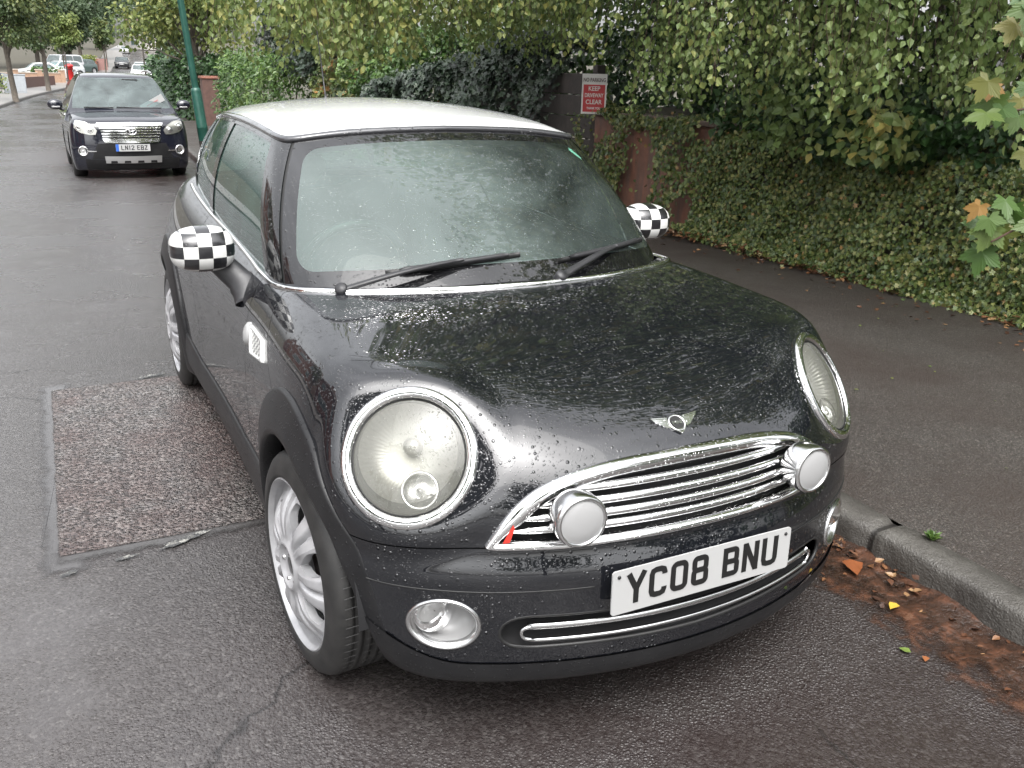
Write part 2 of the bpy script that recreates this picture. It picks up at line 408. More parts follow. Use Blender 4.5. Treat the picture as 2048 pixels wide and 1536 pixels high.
def _conc():
    nt = NT('kerb_concrete'); n1 = nt.noise(6, 6, .65); n2 = nt.noise(160, 3); v = nt.voro(170)
    c = nt.ramp(n1, [(.3, (.032, .028, .025)), (.6, (.075, .070, .063)), (.8, (.14, .135, .125))])
    nt.set(Base_Color=nt.mix(nt.maprange(v.outputs['Distance'], 0, .5, .35, 0), c, (.17, .165, .15)), Roughness=.5)
    yj = nt.n('ShaderNodeMath', {0: nt.math('DIVIDE', nt.math('ADD', nt.n('ShaderNodeSeparateXYZ', {0: nt.obj()}).outputs[1], .5), .914)}, operation='FRACT').outputs[0]; jn = nt.math('MULTIPLY', nt.maprange(nt.math('ABSOLUTE', nt.math('SUBTRACT', yj, .5)), .484, .494, 0, 1), .9)
    src = nt.b.inputs['Base Color'].links[0].from_socket; nt.set(Base_Color=nt.mix(jn, src, (.012, .010, .009)))
    nt.bump(nt.math('ADD', n2, nt.math('MULTIPLY', n1, 3)), .9, .006); return nt.m
M_kerb = _conc()
_hy = np.arange(-60, 440, .5); _hz = np.interp(_hy, [-60, 4.5, 8, 14.5, 20, 30, 50, 80, 125, 160, 260, 420], [0, 0, -.10, -.31, -.42, -.58, -.70, -.55, 0, .9, 4.2, 9.5])
for _k in range(60): _hz[1:-1] = np.where(_hy[1:-1] > 3.5, (_hz[:-2]+2*_hz[1:-1]+_hz[2:])/4, 0)
hill = lambda y: np.interp(np.asarray(y, float), _hy, _hz)
Rk = spline([-30, 0, 14, 18, 24, 38, 50, 60, 72, 90, 117, 138, 170, 210, 260, 420], [1.06, 1.06, 1.16, 1.35, 1.75, 2.7, 3.6, 4.6, 6.2, 8.3, 12.0, 14.5, 18.5, 22, 27.5, 44])
Lk = spline([-30, 0, 15, 30, 46, 59.5, 72, 90, 117, 138, 170, 210, 260, 420], [-5.3, -5.0, -4.75, -4.0, -2.96, -1.57, .40, 2.9, 6.3, 8.1, 11.8, 15, 20.5, 36])
def ribbon_xy(xa, xb, ys, za, zb=None):
    zb = za if zb is None else zb; xa = xa(ys) if callable(xa) else np.full(len(ys), xa); xb = xb(ys) if callable(xb) else np.full(len(ys), xb)
    return np.stack([np.stack([xa, ys, za+hill(ys)], 1), np.stack([xb, ys, zb+hill(ys)], 1)])
YS = np.r_[np.arange(-30, 60, .5), np.arange(60, 420, 4.0)]
def sheet(name, g, mat, kind='structure'): return tag(MB().grid(g, flip=True).build(name, mat), None, None, None, kind)
M_earth = simple('bare_earth', (.05, .045, .03), .9, 0, (20, .5, .02), .3)
gx = np.r_[-600, -200, -60, -20, 0, 20, 60, 200, 600]; gy = np.r_[-600, -200, -60, YS, 600, 1000]
gz = np.clip(hill(gy), -1, 10)
sheet('ground', np.stack([np.stack([np.full(len(gy), x), gy, gz-.02], 1) for x in gx]), M_earth)
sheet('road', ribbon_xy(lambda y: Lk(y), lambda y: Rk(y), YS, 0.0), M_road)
PZ = .115
hedge_x = spline([-30, 0, 2, 4.5, 5.6, 10, 16, 24, 38, 50, 60], [4.1, 4.08, 4.06, 4.03, 3.98, 3.95, 3.9, 4.2, 5.0, 5.9, 6.8])
sheet('pavement', ribbon_xy(lambda y: Rk(y)+.125, lambda y: np.where(y < 60, hedge_x(np.minimum(y, 60))+.4, Rk(y)+3.0), YS, PZ), M_pave)
M_farpave = simple('pale_pavement', (.19, .18, .17), .38, 0, (30, .3, .004), .2)
sheet('far_pavement', ribbon_xy(lambda y: Lk(y)-3.6, lambda y: Lk(y)-.13, YS, PZ), M_farpave)
def kerb(name, edge, s):
    ys = np.r_[np.arange(-8, 20, .022), np.arange(20, 420, 1.0)]; rows = []
    for dx, z in ((0.0, -.02), (.003, .05), (.006, .088), (.010, .103), (.018, .112), (.030, .116), (.07, .118), (.125, .118), (.128, .10)):
        wob = .0025*np.sin(ys*9.1)+.002*np.sin(ys*23.7)+.0016*np.sin(ys*61)+.0012*np.sin(ys*97+1); j = np.where((np.abs(((ys+.5)/.914) % 1-.5) > .470) & (ys < 20), .022, 0.0)
        rows.append(np.stack([edge(ys)+s*dx+s*j*.5*(dx < .1)+wob, ys, z+hill(ys)-j*.6*(z > .05)], 1))
    tag(MB().grid(np.stack(rows), flip=(s > 0)).build(name, M_kerb), None, None, None, 'structure')
kerb('kerb', lambda y: Rk(y), 1); kerb('far_kerb', lambda y: Lk(y), -1)
# ------------------------------------------------------------------ road patch, worn paint
def _patch():
    nt = NT('red_chip_patch'); o = nt.obj(); v = nt.voro(100, o); sep = nt.n('ShaderNodeSeparateColor', {0: v.outputs['Color']}); big = nt.noise(2.2, 4, .6)
    red = nt.ramp(sep.outputs[0], [(0, (.030, .023, .022)), (.45, (.058, .041, .038)), (.8, (.098, .072, .066)), (1, (.165, .14, .13))])
    gry = nt.ramp(sep.outputs[0], [(0, (.03, .03, .03)), (.6, (.07, .066, .064)), (1, (.2, .19, .18))])
    sp = nt.n('ShaderNodeSeparateXYZ', {0: o}); fx = nt.maprange(nt.math('ADD', sp.outputs[0], nt.math('MULTIPLY', big, .5)), -.95, -.55, 0, 1)
    nt.set(Base_Color=nt.mix(nt.math('MULTIPLY', nt.maprange(big, .42, .62, 0, 1), .7), red, gry), Roughness=nt.maprange(big, .4, .6, .42, .25))
    nt.b.inputs['Specular IOR Level'].default_value = .6
    nt.bump(nt.maprange(v.outputs['Distance'], 0, .6, 1, 0, True), 1.0, .011); _edge_alpha(nt, -1.40, 9, 1.52, 3.27, .012); return nt.m
M_seal = NT('patch_seal'); M_seal.set(Base_Color=M_seal.mix(M_seal.maprange(M_seal.noise(9, 5, .6), .45, .7, 0, .6), (.062, .059, .059), (.046, .044, .044)), Roughness=.24); M_seal.bump(M_seal.noise(70, 4), .35, .004); M_seal = M_seal.m
def wob_rect(x0, x1, y0, y1, amp, n=60, seed=0):
    r = np.random.default_rng(seed); P = []
    for (a, b) in (((x0, y0), (x1, y0)), ((x1, y0), (x1, y1)), ((x1, y1), (x0, y1)), ((x0, y1), (x0, y0))):
        f = np.linspace(0, 1, n, endpoint=False)[:, None]; q = np.array(a)*(1-f)+np.array(b)*f; P.append(q)
    P = np.concatenate(P); t = np.linspace(0, 1, len(P), endpoint=False)
    for k in range(1, 40): P += amp/k**.5*.5*np.stack([np.sin(2*np.pi*(k*3*t+r.random())), np.sin(2*np.pi*(k*3*t+r.random()))], 1)*r.random()
    return P
def fan_sheet(name, P, z, mat, kind='structure'):
    c = P.mean(0); n = len(P); V = np.c_[np.concatenate([P, c[None]]), np.full(n+1, z)]; i = np.arange(n)
    return tag(MB().add(V, [np.stack([i, (i+1) % n, np.full(n, n)], 1)]).build(name, mat, smooth=False), None, None, None, kind)
def _edge_alpha(nt, x0, x1, y0, y1, f):
    sp = nt.n('ShaderNodeSeparateXYZ', {0: nt.obj()}); nz = nt.math('MULTIPLY', nt.math('SUBTRACT', nt.noise(9, 6, .7), .5), f*2.2); e = None
    for k, a, sg in ((0, x0, 1), (0, x1, -1), (1, y0, 1), (1, y1, -1)):
        d = nt.math('MULTIPLY', nt.math('SUBTRACT', sp.outputs[k], a), sg); e = d if e is None else nt.math('MINIMUM', e, d)
    m = nt.n('ShaderNodeMixShader', {0: nt.maprange(nt.math('ADD', e, nz), 0, f, 0, 1, True), 1: nt.n('ShaderNodeBsdfTransparent').outputs[0], 2: nt.b.outputs[0]}); nt.t.links.new(m.outputs[0], nt.out.inputs[0])
_sealnt = NT('patch_seal_worn'); _sealnt.set(Base_Color=_sealnt.mix(_sealnt.maprange(_sealnt.noise(9, 5, .6), .45, .7, 0, .6), (.062, .059, .059), (.044, .042, .042)), Roughness=.24); _sealnt.bump(_sealnt.noise(70, 4), .35, .004); _edge_alpha(_sealnt, -1.46, -1.30, 1.40, 3.36, .05)
fan_sheet('patch_seal', wob_rect(-1.475, -1.28, 1.38, 3.38, .006, seed=1), .003, _sealnt.m)
_frontnt = NT('patch_front_seam'); _frontnt.set(Base_Color=(.058, .055, .054), Roughness=.3); _frontnt.bump(_frontnt.noise(90, 4), .5, .005); _edge_alpha(_frontnt, -1.42, -.5, 1.46, 1.56, .045)
fan_sheet('patch_front_seam', wob_rect(-1.43, -.5, 1.44, 1.58, .006, seed=7), .0045, _frontnt.m)
M_patch = _patch()
fan_sheet('road_patch', wob_rect(-1.405, -.45, 1.51, 3.28, .006, seed=2), .006, M_patch)
M_wpaint = NT('worn_white_paint'); M_wpaint.set(Base_Color=M_wpaint.mix(M_wpaint.maprange(M_wpaint.noise(45, 5, .7), .48, .66, 0, 1, True), (.05, .05, .05), (.30, .295, .27)), Roughness=.5); M_wpaint.bump(M_wpaint.voro(120).outputs['Distance'], .6, .006); M_wpaint = M_wpaint.m
def smear(name, c, lx, ly, rot, seed):
    r = np.random.default_rng(seed); t = np.linspace(0, 2*np.pi, 60, endpoint=False); rad = 1+sum(.16/k**.6*np.sin(k*t+r.random()*6) for k in range(2, 14))
    q = np.stack([lx*rad*np.cos(t), ly*rad*np.sin(t)], 1); R2 = np.array([[math.cos(rot), -math.sin(rot)], [math.sin(rot), math.cos(rot)]]); fan_sheet(name, q @ R2.T+np.array(c), .009, M_wpaint)
smear('worn_road_paint', (-1.01, 1.475), .085, .018, .35, 3); smear('worn_road_paint', (-.93, 3.31), .07, .016, .2, 4); smear('worn_road_paint', (-1.37, 1.40), .03, .010, .3, 5); smear('worn_road_paint', (-1.20, 1.43), .035, .010, .2, 6)
M_leafwet = None
# ================================================================== the black hatchback
DROP = 1.0
M_paint = paint('black_paint', (.003, .0035, .0055), .0, 1.0, .6)
M_roof = paint('white_roof_paint', (.55, .555, .56), 0, .5, .35)
M_plastic = simple('black_plastic', (.022, .022, .024), .42, 0, (300, .25, .002), .25)
def _pl(nt_name, col, rough):
    nt = NT(nt_name); nt.set(Base_Color=nt.mix(nt.maprange(nt.noise(6, 5, .65), .4, .75, 0, .35), col, (.035, .035, .035)), Roughness=rough); nt.b.inputs['Specular IOR Level'].default_value = .3
    h = nt.math('ADD', nt.math('MULTIPLY', droplets(nt, 120, .4), 1.2), nt.math('MULTIPLY', nt.noise(420, 2), .03)); nt.bump(h, 1, .005); return nt.m
M_trim = _pl('arch_plastic', (.010, .010, .011), .40)
M_rubber = simple('seal_rubber', (.012, .012, .012), .5)
M_dark = simple('dark_void', (.006, .006, .007), .8)
M_chrome = NT('chrome'); M_chrome.set(Base_Color=(.78, .78, .78), Metallic=1.0, Roughness=.07); M_chrome.bump(M_chrome.math('ADD', droplets(M_chrome, 190, .4), 0), .9, .003); M_chrome = M_chrome.m
M_chrome2 = simple('satin_chrome', (.62, .62, .62), .22, 1.0)
M_alloy = NT('silver_alloy'); M_alloy.set(Base_Color=M_alloy.ramp(M_alloy.noise(14, 5, .65), [(.3, (.30, .30, .31)), (.7, (.40, .40, .41))]), Metallic=.3, Roughness=.34); M_alloy = M_alloy.m
def _tyre():
    nt = NT('tyre_rubber'); nt.set(Base_Color=nt.ramp(nt.noise(20, 4), [(.3, (.012, .012, .012)), (.75, (.028, .027, .026))]), Roughness=.55); nt.bump(nt.noise(200, 2), .2, .002); return nt.m
M_tyre = _tyre()
M_gloss = paint('gloss_black_pillar', (.003, .003, .004), 0, 1.0, .6)
M_glass_front = glass('windscreen_glass', (.55, .72, .66), .30, (.42, .52, .495), .35, lambda nt: nt.math('ADD', nt.maprange(nt.noise(2.3, 6, .65, dist=.6), .3, .72, .01, .09), nt.maprange(nt.math('ADD', nt.n('ShaderNodeSeparateXYZ', {0: nt.obj()}).outputs[0], nt.math('MULTIPLY', nt.noise(3, 4, .6), .5)), .15, .50, .12, .0, True)))  # condensation mist; its thicker left half paints in the sky's reflection
M_glass_side = glass('side_glass', (.42, .62, .56), .16, (.16, .30, .26), 1.1)
M_white = simple('number_plate_white', (.36, .36, .357), .35)
M_black = simple('lettering_black', (.01, .01, .01), .4)
M_blue = simple('plate_blue', (.02, .10, .42), .4)
M_interior = simple('cabin_trim', (.03, .03, .032), .7, 0, None, .2)
M_seat = simple('seat_cloth', (.05, .05, .055), .8, 0, (150, .3, .004), .3)
M_lampback = simple('lamp_reflector', (.205, .205, .192), .34, .6, None, .1)
M_sipe = simple('tread_glint', (.085, .085, .085), .22)  # lighter grey paints in the glints along the wet tread sipes
M_spot = simple('soft_chrome', (.66, .66, .66), .17, 1.0)
M_lampdark = simple('lamp_black_plastic', (.02, .02, .02), .3)
M_amber = simple('frosted_lens', (.29, .29, .29), .18)
M_red = simple('grille_patch_red', (.45, .03, .02), .25)
def clear_glass(name, tint=(.93, .93, .88), ior=1.45, mist=.06):
    nt = NT(name); tr = nt.n('ShaderNodeBsdfTransparent', {'Color': (*tint, 1)}); gl = nt.n('ShaderNodeBsdfGlossy', {'Color': (1, 1, 1, 1), 'Roughness': .03})
    df = nt.n('ShaderNodeBsdfDiffuse', {'Color': (.55, .55, .49, 1)}); fr = nt.n('ShaderNodeFresnel', {'IOR': ior})
    m0 = nt.n('ShaderNodeMixShader', {0: mist, 1: tr.outputs[0], 2: df.outputs[0]})
    m = nt.n('ShaderNodeMixShader', {0: fr.outputs[0], 1: m0.outputs[0], 2: gl.outputs[0]}); nt.t.links.new(m.outputs[0], nt.out.inputs[0])
    b = nt.n('ShaderNodeBump', {'Height': droplets(nt, 150, .45), 'Strength': .8, 'Distance': .003}); nt.t.links.new(b.outputs[0], gl.inputs['Normal'])
    nt.t.nodes.remove(nt.b); return nt.m
M_lens = clear_glass('lamp_lens', (.97, .97, .94), 1.45, .15)
M_lens_clear = clear_glass('clear_lens', (.95, .95, .95), 1.45, .03)

M_bowl = simple('grey_bowl_plastic', (.30, .30, .30), .35, .3)
def stroke_letter(ch):
    """stroked registration characters on a 50 x 79 mm field: lists of (closed, points)"""
    W, H, s = 50, 79, 14; x0, x1, z0, z1 = 7, 43, 7, 72; zm = 40.5; r = 9
    def rr(x0, x1, z0, z1, r=9, tl=1, tr=1, br=1, bl=1):
        ex = {90: (x1, z1), 0: (x1, z0), -90: (x0, z0), 180: (x0, z1)}
        P = []
        for (cx, cz, a0, on) in ((x1-r, z1-r, 90, tr), (x1-r, z0+r, 0, br), (x0+r, z0+r, -90, bl), (x0+r, z1-r, 180, tl)):
            if on:
                for k in range(5): a = R_(a0-90*k/4); P.append((cx+r*math.cos(a), cz+r*math.sin(a)))
            else: P.append(ex[a0])
        return P
    if ch == '0' or ch == 'O': return [(1, rr(x0, x1, z0, z1, 11))]
    if ch == '8': return [(1, rr(x0+1, x1-1, zm, z1, 9)), (1, rr(x0, x1, z0, zm, 9))]
    if ch == 'B': return [(1, rr(x0, x1-2, zm, z1, 8, 0, 1, 1, 0)), (1, rr(x0, x1, z0, zm, 8, 0, 1, 1, 0))]
    if ch == 'C': return [(0, [(x1, 57)]+rr(x0, x1, z0, z1, 11)[4::-1][0:0]+[(x1, 61), (x1-3, 69), (x1-11, 72), (x0+11, 72), (x0+3, 69), (x0, 61), (x0, 18), (x0+3, 10), (x0+11, 7), (x1-11, 7), (x1-3, 10), (x1, 18), (x1, 23)])]
    if ch == 'Y': return [(0, [(3, 79), (25, 36), (47, 79)]), (0, [(25, 38), (25, 0)])]
    if ch == 'N': return [(0, [(7, 0), (7, 79)]), (0, [(43, 0), (43, 79)]), (0, [(8, 75), (42, 4)])]
    if ch == 'U': return [(0, [(7, 79), (7, 18), (10, 10), (18, 7), (32, 7), (40, 10), (43, 18), (43, 79)])]
    if ch == 'L': return [(0, [(7, 79), (7, 7), (48, 7)])]
    if ch == 'E': return [(0, [(47, 72), (7, 72), (7, 7), (48, 7)]), (0, [(13, 40.5), (40, 40.5)])]
    if ch == 'Z': return [(0, [(2, 72), (42, 72), (8, 7), (49, 7)])]
    if ch == '1': return [(0, [(25, 0), (25, 79)])]
    if ch == '2': return [(0, [(7, 57), (7, 61), (10, 69), (18, 72), (32, 72), (40, 69), (43, 61), (43, 50), (38, 42), (10, 16), (7, 7), (50, 7)])]
    return []
def ribbon(pts, closed, w):
    P = np.asarray(pts, float); n = len(P); Lf = []; Rt = []
    for i in range(n):
        a = P[i]-P[i-1] if (i > 0 or closed) else P[1]-P[0]; b = P[(i+1) % n]-P[i] if (i < n-1 or closed) else a
        if closed and i == 0: a = P[0]-P[-1]
        a = a/np.linalg.norm(a); b = b/np.linalg.norm(b); na = np.array([-a[1], a[0]]); nb = np.array([-b[1], b[0]]); m = na+nb; m = m/np.linalg.norm(m); k = w/2/max(.35, m@na)
        Lf.append(P[i]+m*k); Rt.append(P[i]-m*k)
    return np.array(Lf), np.array(Rt)
def plate_letters(textstr, scale, parent, M, stroke=14):
    """letters as raised meshes on the plate plane, M = (3x3 with columns right, up, normal ; origin centre)"""
    gap = 11; wid = 0; adv = []
    for ch in textstr:
        w = 33 if ch == ' ' else (50 if ch != '1' else 30); adv.append(w); wid += w+(0 if ch == ' ' else gap)
    wid -= gap; x = -wid/2; R3, O = M
    for ch, w in zip(textstr, adv):
        if ch != ' ':
            mb = MB()
            for li, (closed, pts) in enumerate(stroke_letter(ch)):
                q = [(p[0]-(10 if ch == '1' else 0), p[1]) for p in pts]
                Lf, Rt = ribbon(q, closed, stroke); nn = len(q)
                top = np.concatenate([Lf, Rt]); h = .0012+.0002*li
                V = np.c_[(top[:, 0]+x)*scale, (top[:, 1]-39.5)*scale, np.full(len(top), h)]; V0 = V.copy(); V0[:, 2] = -.0005
                V = np.concatenate([V, V0]) @ R3.T+O
                i = np.arange(nn if closed else nn-1); j = (i+1) % nn
                F = np.stack([i, i+nn, j+nn, j], 1)
                mb.add(V, [F, np.stack([i+2*nn, i, j, j+2*nn], 1), np.stack([i+nn, i+3*nn, j+3*nn, j+nn], 1)])
            mb.build('plate_character', M_black, parent, smooth=False)
        x += w+(0 if ch == ' ' else gap)

def make_rim_mesh(r=.232, ns=7):
    """dished alloy wheel, outward +z; holes are U shaped windows between five broad double spokes"""
    nr, na = 46, 360; rr = np.linspace(.0, .222, nr); aa = np.linspace(0, 2*np.pi, na, endpoint=False)
    Rr, Aa = np.meshgrid(rr, aa, indexing='ij')
    ph = (Aa*ns/(2*np.pi)+.5) % 1.0; dv = np.abs(ph-.5)*2          # 0 centre of window, 1 centre of spoke
    u = np.clip((Rr-.06)/(.205-.06), 0, 1)
    Z = .012+.020*np.sin(np.pi*np.clip(Rr/.21, 0, 1))-.030*np.clip((Rr-.12)/.1, 0, 1)**2
    spoke = np.clip((dv-.55)/.45, 0, 1)
    Z = Z-.014*np.clip(1-(dv/.50), 0, 1)**.7*np.clip((Rr-.07)/.03, 0, 1)*np.clip((.222-Rr)/.012, 0, 1)     # sinks towards the window
    crease = np.exp(-((dv-1)/.10)**2)*np.clip((Rr-.08)/.05, 0, 1)*np.clip((.218-Rr)/.02, 0, 1)
    Z = Z-.020*crease
    Z = Z+.010*np.exp(-((Rr-.060)/.010)**2)
    Z = np.where(Rr < .034, Z-.010*np.clip((.034-Rr)/.006, 0, 1), Z)
    V = np.stack([Rr*np.cos(Aa), Rr*np.sin(Aa), Z], -1)
    i = np.arange(nr-1)[:, None]; j = np.arange(na)[None]; a = i*na+j; b = i*na+(j+1) % na
    q = np.stack([a, a+na, b+na, b], -1).reshape(-1, 4)
    V = V.reshape(-1, 3)
    def fn(P):
        R = np.hypot(P[:, 0], P[:, 1]); A = np.arctan2(P[:, 1], P[:, 0]) % (2*np.pi); ph = (A*ns/(2*np.pi)+.5) % 1; d = np.abs(ph-.5)*2*np.pi/ns*R   # arc distance from window centre
        u = np.clip((R-.084)/.096, 0, 1); hw = .031*np.sqrt(np.clip(1-(1-u*1.0)**2, 0, 1))*np.clip(.25+u, 0, 1)
        s = np.minimum(hw-d, np.minimum(R-.086, .182-R)); return -s
    N = np.zeros_like(V); N[:, 2] = 1
    m = clip((V, N, [q]), fn)
    mb = MB(); mb.add(m[0], m[2])
    bk = m[0].copy(); bk[:, 2] -= .022
    # window walls: boundary edges
    from collections import Counter
    ed = Counter(); od = {}
    for F in m[2]:
        for f in F:
            for k in range(len(f)):
                e = (int(f[k]), int(f[(k+1) % len(f)])); key = tuple(sorted(e)); ed[key] += 1; od[key] = e
    be = np.array([od[k] for k, c in ed.items() if c == 1])
    n = len(m[0]); rad = np.hypot(m[0][:, 0], m[0][:, 1])
    be = be[(rad[be[:, 0]] > .01) & (rad[be[:, 0]] < .2215)]
    mb.add(np.concatenate([m[0], bk]), [np.stack([be[:, 1], be[:, 0], be[:, 0]+n, be[:, 1]+n], 1)])
    return mb
def make_wheel(parent, loc, sgn, steer=0, R=.303, w=.20, rim_r=.232, tag_lod=True, rimmb=None):
    wh = bpy.data.objects.new('wheel', None); COL.objects.link(wh); wh.parent = parent; wh.location = loc; wh.rotation_euler = (0, 0, steer); wh.empty_display_size = .1
    Mx = (np.array([[0, 0, sgn], [1, 0, 0], [0, sgn, 0]], float), np.array([0, 0, 0.]))   # local z -> outward
    s = R/.303
    prof = [(.232*s, .0), (.236*s, .006), (.243*s, .0065), (.262*s, .004), (.278*s, -.001), (.292*s, -.010), (.300*s, -.022), (.303*s, -.036)]
    gro = []
    for k in range(5):
        z = -.05-k*(w-.10)/4; gro += [(.3035*s, z+.006), (.297*s, z+.004), (.297*s, z-.004), (.3035*s, z-.006)]
    prof += gro+[(.303*s, -w+.036), (.295*s, -w+.012), (.27*s, -w), (.23*s, -w)]
    sp = MB().lathe(prof, 96, Mx)
    for k in range(72):
        a = k/72*2*np.pi
        for z0, z1 in ((-.022, -.055), (-.075, -.10), (-.105, -.125)):
            rr = .3046*s; t = .0042
            V = [(rr*math.cos(a+t*q), rr*math.sin(a+t*q), z) for q, z in ((-1, z0), (1, z0), (1.5, z1), (-.5, z1))]
            sp.add(np.array(V) @ Mx[0].T, [[0, 1, 2, 3]], 1)
    sp.build('tyre', [M_tyre, M_sipe], wh)
    mb = MB()
    m = rimmb; V = np.concatenate(m.V)*np.array([rim_r/.232, rim_r/.232, 1]); V[:, 2] -= .012
    mb.add(V @ Mx[0].T, m.F)
    q = rim_r
    mb.lathe([(q*.955, -.012), (q*.972, .0), (q*.985, .004), (q*1.003, .002), (q*1.004, -.006), (q*.975, -.012), (q*.955, -.03), (q*.93, -.09), (q*.93, -w+.02)], 96, Mx)
    rim = mb.build('rim', M_alloy, wh, auto=22)
    b = MB(); 
    b.lathe([(0, -.085), (.145, -.085), (.150, -.09), (.150, -.105), (0, -.105)], 48, Mx); b.build('brake_disc', simple('brake_steel', (.05, .036, .03), .5, .5) if 'brake_steel' not in bpy.data.materials else bpy.data.materials['brake_steel'], wh)
    b = MB()
    b.lathe([(0, -.11), (q*.92, -.11)], 32, Mx); b.build('wheel_well_disc', M_dark, wh)
    for k in range(5):
        a = k/5*2*np.pi+.0; c = np.array([.05*math.cos(a), .05*math.sin(a), 0])
        MB().lathe([(.0075, .006), (.0075, .018), (.004, .021), (0, .021)], 10, (Mx[0], Mx[0] @ c)).build('wheel_bolt', M_chrome2, wh)
    MB().lathe([(.033, .006), (.030, .012), (.0, .014)], 32, Mx).build('hub_cap', simple('hub_black', (.02, .02, .02), .3) if 'hub_black' not in bpy.data.materials else bpy.data.materials['hub_black'], wh)
    return wh

# ---- body surface as one smooth implicit form
_sx = spline([.10, .22, .35, .50, .62, .72, .80, .88, .96, 1.05], [.765, .782, .797, .806, .806, .798, .780, .750, .715, .67])
_pw = spline([-.1, .35, .7, 1.3, 2.3, 3.1, 3.5, 3.75], [.95, .985, 1.0, .985, .985, 1.0, .97, .93])
_zc = spline([-.2, 0, .15, .3, .6, .9, 1.2, 2.0, 2.9, 3.3, 3.6, 3.8], [.60, .695, .772, .834, .904, .942, .955, .985, 1.03, 1.04, 1.0, .9])
_kx = spline([-.2, 0, .2, .35, .55, .9, 1.2, 3.7], [.06, .03, -.02, -.035, .0, .045, .05, .05])
_n0 = spline([.08, .17, .22, .28, .36, .44, .49, .53, .60, .66, .72, .78, .85], [.085, .045, .022, .013, .012, .013, .018, .034, .046, .064, .092, .128, .175])
_r0 = spline([.1, .2, .35, .55, .75, .95, 1.1], [3.60, 3.66, 3.695, 3.695, 3.67, 3.62, 3.58])
def hatch_F(P):
    x = np.abs(P[:, 0]); y = P[:, 1]; z = P[:, 2]
    tuck = .085*np.clip((.38-z)/.20, 0, 1.3)**1.5*np.clip((.80-y)/.35, 0, 1)
    m = smax(x-_sx(z)*_pw(y)+tuck, z-(_zc(y)-_kx(y)*x*x), np.interp(y, [.3, .5, .8, 1.3], [.10, .10, .14, .17]))
    m = smax(m, (_n0(z)+.42*x*x+.25*x**6-y)/np.sqrt(1+(.84*x+1.5*x**5)**2), .16)
    m = smax(m, y-(_r0(z)-.16*x*x-.4*x**6), .25)
    m = smax(m, np.interp(y, [.2, .9], [.188, .155])-z, .05)
    d = np.stack([x, y, z], 1)-_LC0; h = d@_LN0; r = np.linalg.norm(d-h[:, None]*_LN0, axis=1)
    w = np.clip((_LR1-r)/(_LR1-_LR0), 0, 1)*(np.abs(h) < .35); w = w*w*w*(w*(6*w-15)+10)
    return m*(1-w)+h*w
_LC0 = np.array([.623, .306, .726]); _LN0 = np.array([math.sin(.574)*math.cos(.551), -math.cos(.574)*math.cos(.551), math.sin(.551)]); _LR0, _LR1 = .13, .26
S = Shell(hatch_F)
car = thing('parked_car', 'black three-door hatchback with white roof, chequered mirrors and two grille spotlights', 'car')
half = S.half(.5, 3.2, .5, 400, 190, 110, 30)
YF, YR, ZW, XW = .668, 3.157, .303, .812
def inner_off(m, d): return (m[0]-m[1]*d, m[1], m[2])
def r_in(a): a = np.asarray(a, float) % 360; u = np.clip((np.where(a < 90, a+360*0, a)-150)/45, 0, 1)*(a < 260); return .348+.022*u*u*(3-2*u)
arch = lambda P: np.minimum(np.hypot(P[:, 1]-YF, P[:, 2]-ZW)-r_in(np.degrees(np.arctan2(P[:, 2]-ZW, P[:, 1]-YF)))-.007, np.hypot(P[:, 1]-YR, P[:, 2]-ZW)-.355)
def arch_cut(P): return np.maximum(arch(P), .50-P[:, 0])
# lamps
def lamp_frame(sgn=1):
    n = _LN0; c = _LC0
    u = np.cross([0, 0, 1.], n); u /= np.linalg.norm(u); v = np.cross(n, u)
    return c, u, v, n
LC, LU, LV, LN = lamp_frame()
LA, LB = .150, .155
def lamp_xy(P): d = P-LC; return d@LU, d@LV, d@LN
def lamp_fn(P, k=1.0):
    a, b, h = lamp_xy(P); r = np.hypot(a/(LA*k), b/(LB*k)); return np.where(P[:, 1] < .75, (r-1)*.15, 1.0)
# grille and intake outlines in (x,z), right half
GR = [(0, .722), (.10, .721), (.21, .716), (.30, .703), (.37, .683), (.43, .648), (.475, .60), (.505, .555), (.500, .546), (.47, .5425), (.35, .542), (.2, .546), (0, .549)]
_g = poly_sd([(-.01, .722)]+GR+[(-.01, .549)])
_gx = lambda P: np.where(P[:, 1] < .4, _g(np.abs(P[:, 0]), P[:, 2]), -1)
IN = [(-.01, .386), (.38, .386), (.445, .382), (.478, .362), (.482, .330), (.462, .310), (.38, .302), (-.01, .298)]
_i = poly_sd(IN); _ix = lambda P: np.where(P[:, 1] < .4, _i(np.abs(P[:, 0]), P[:, 2]), -1)
FOGC = (.594, .363)
fog_fn = lambda P: np.where(P[:, 1] < .5, np.hypot((P[:, 0]-FOGC[0])/.070, (P[:, 2]-FOGC[1])/.062)-1, 1)*.065
cabin_poly = np.array([(-.02, .93), (.25, .95), (.5, 1.03), (.62, 1.13), (.665, 1.24), (.665, 1.6), (.66, 2.4), (.65, 2.9), (.6, 3.2), (.5, 3.38), (-.02, 3.48)])
_cb = poly_sd(cabin_poly); cabin_cut = lambda P: np.where(P[:, 2] > .7, -_cb(P[:, 0], P[:, 1]), 1)
seam_z = lambda P: .548+.0*P[:, 0]
lip_z = lambda P: .262+.10*np.clip((P[:, 0]-.55)/.2, 0, 1)**2
ybon = lambda P: np.interp(P[:, 2], [.66, .715, .765, .81, .85, .88, .905, .93, .95], [.86, .90, .985, 1.045, 1.085, 1.12, 1.155, 1.2, 1.3])
_cow = spline([0, .25, .5, .64, .70], [.888, .915, 1.00, 1.10, 1.19])
ycow = lambda P: _cow(np.clip(P[:, 0], 0, .72))
G = .0018
base = clip(clip(half, arch_cut), lambda P: P[:, 2]-np.interp(P[:, 1], [.2, .9], [.192, .158]))
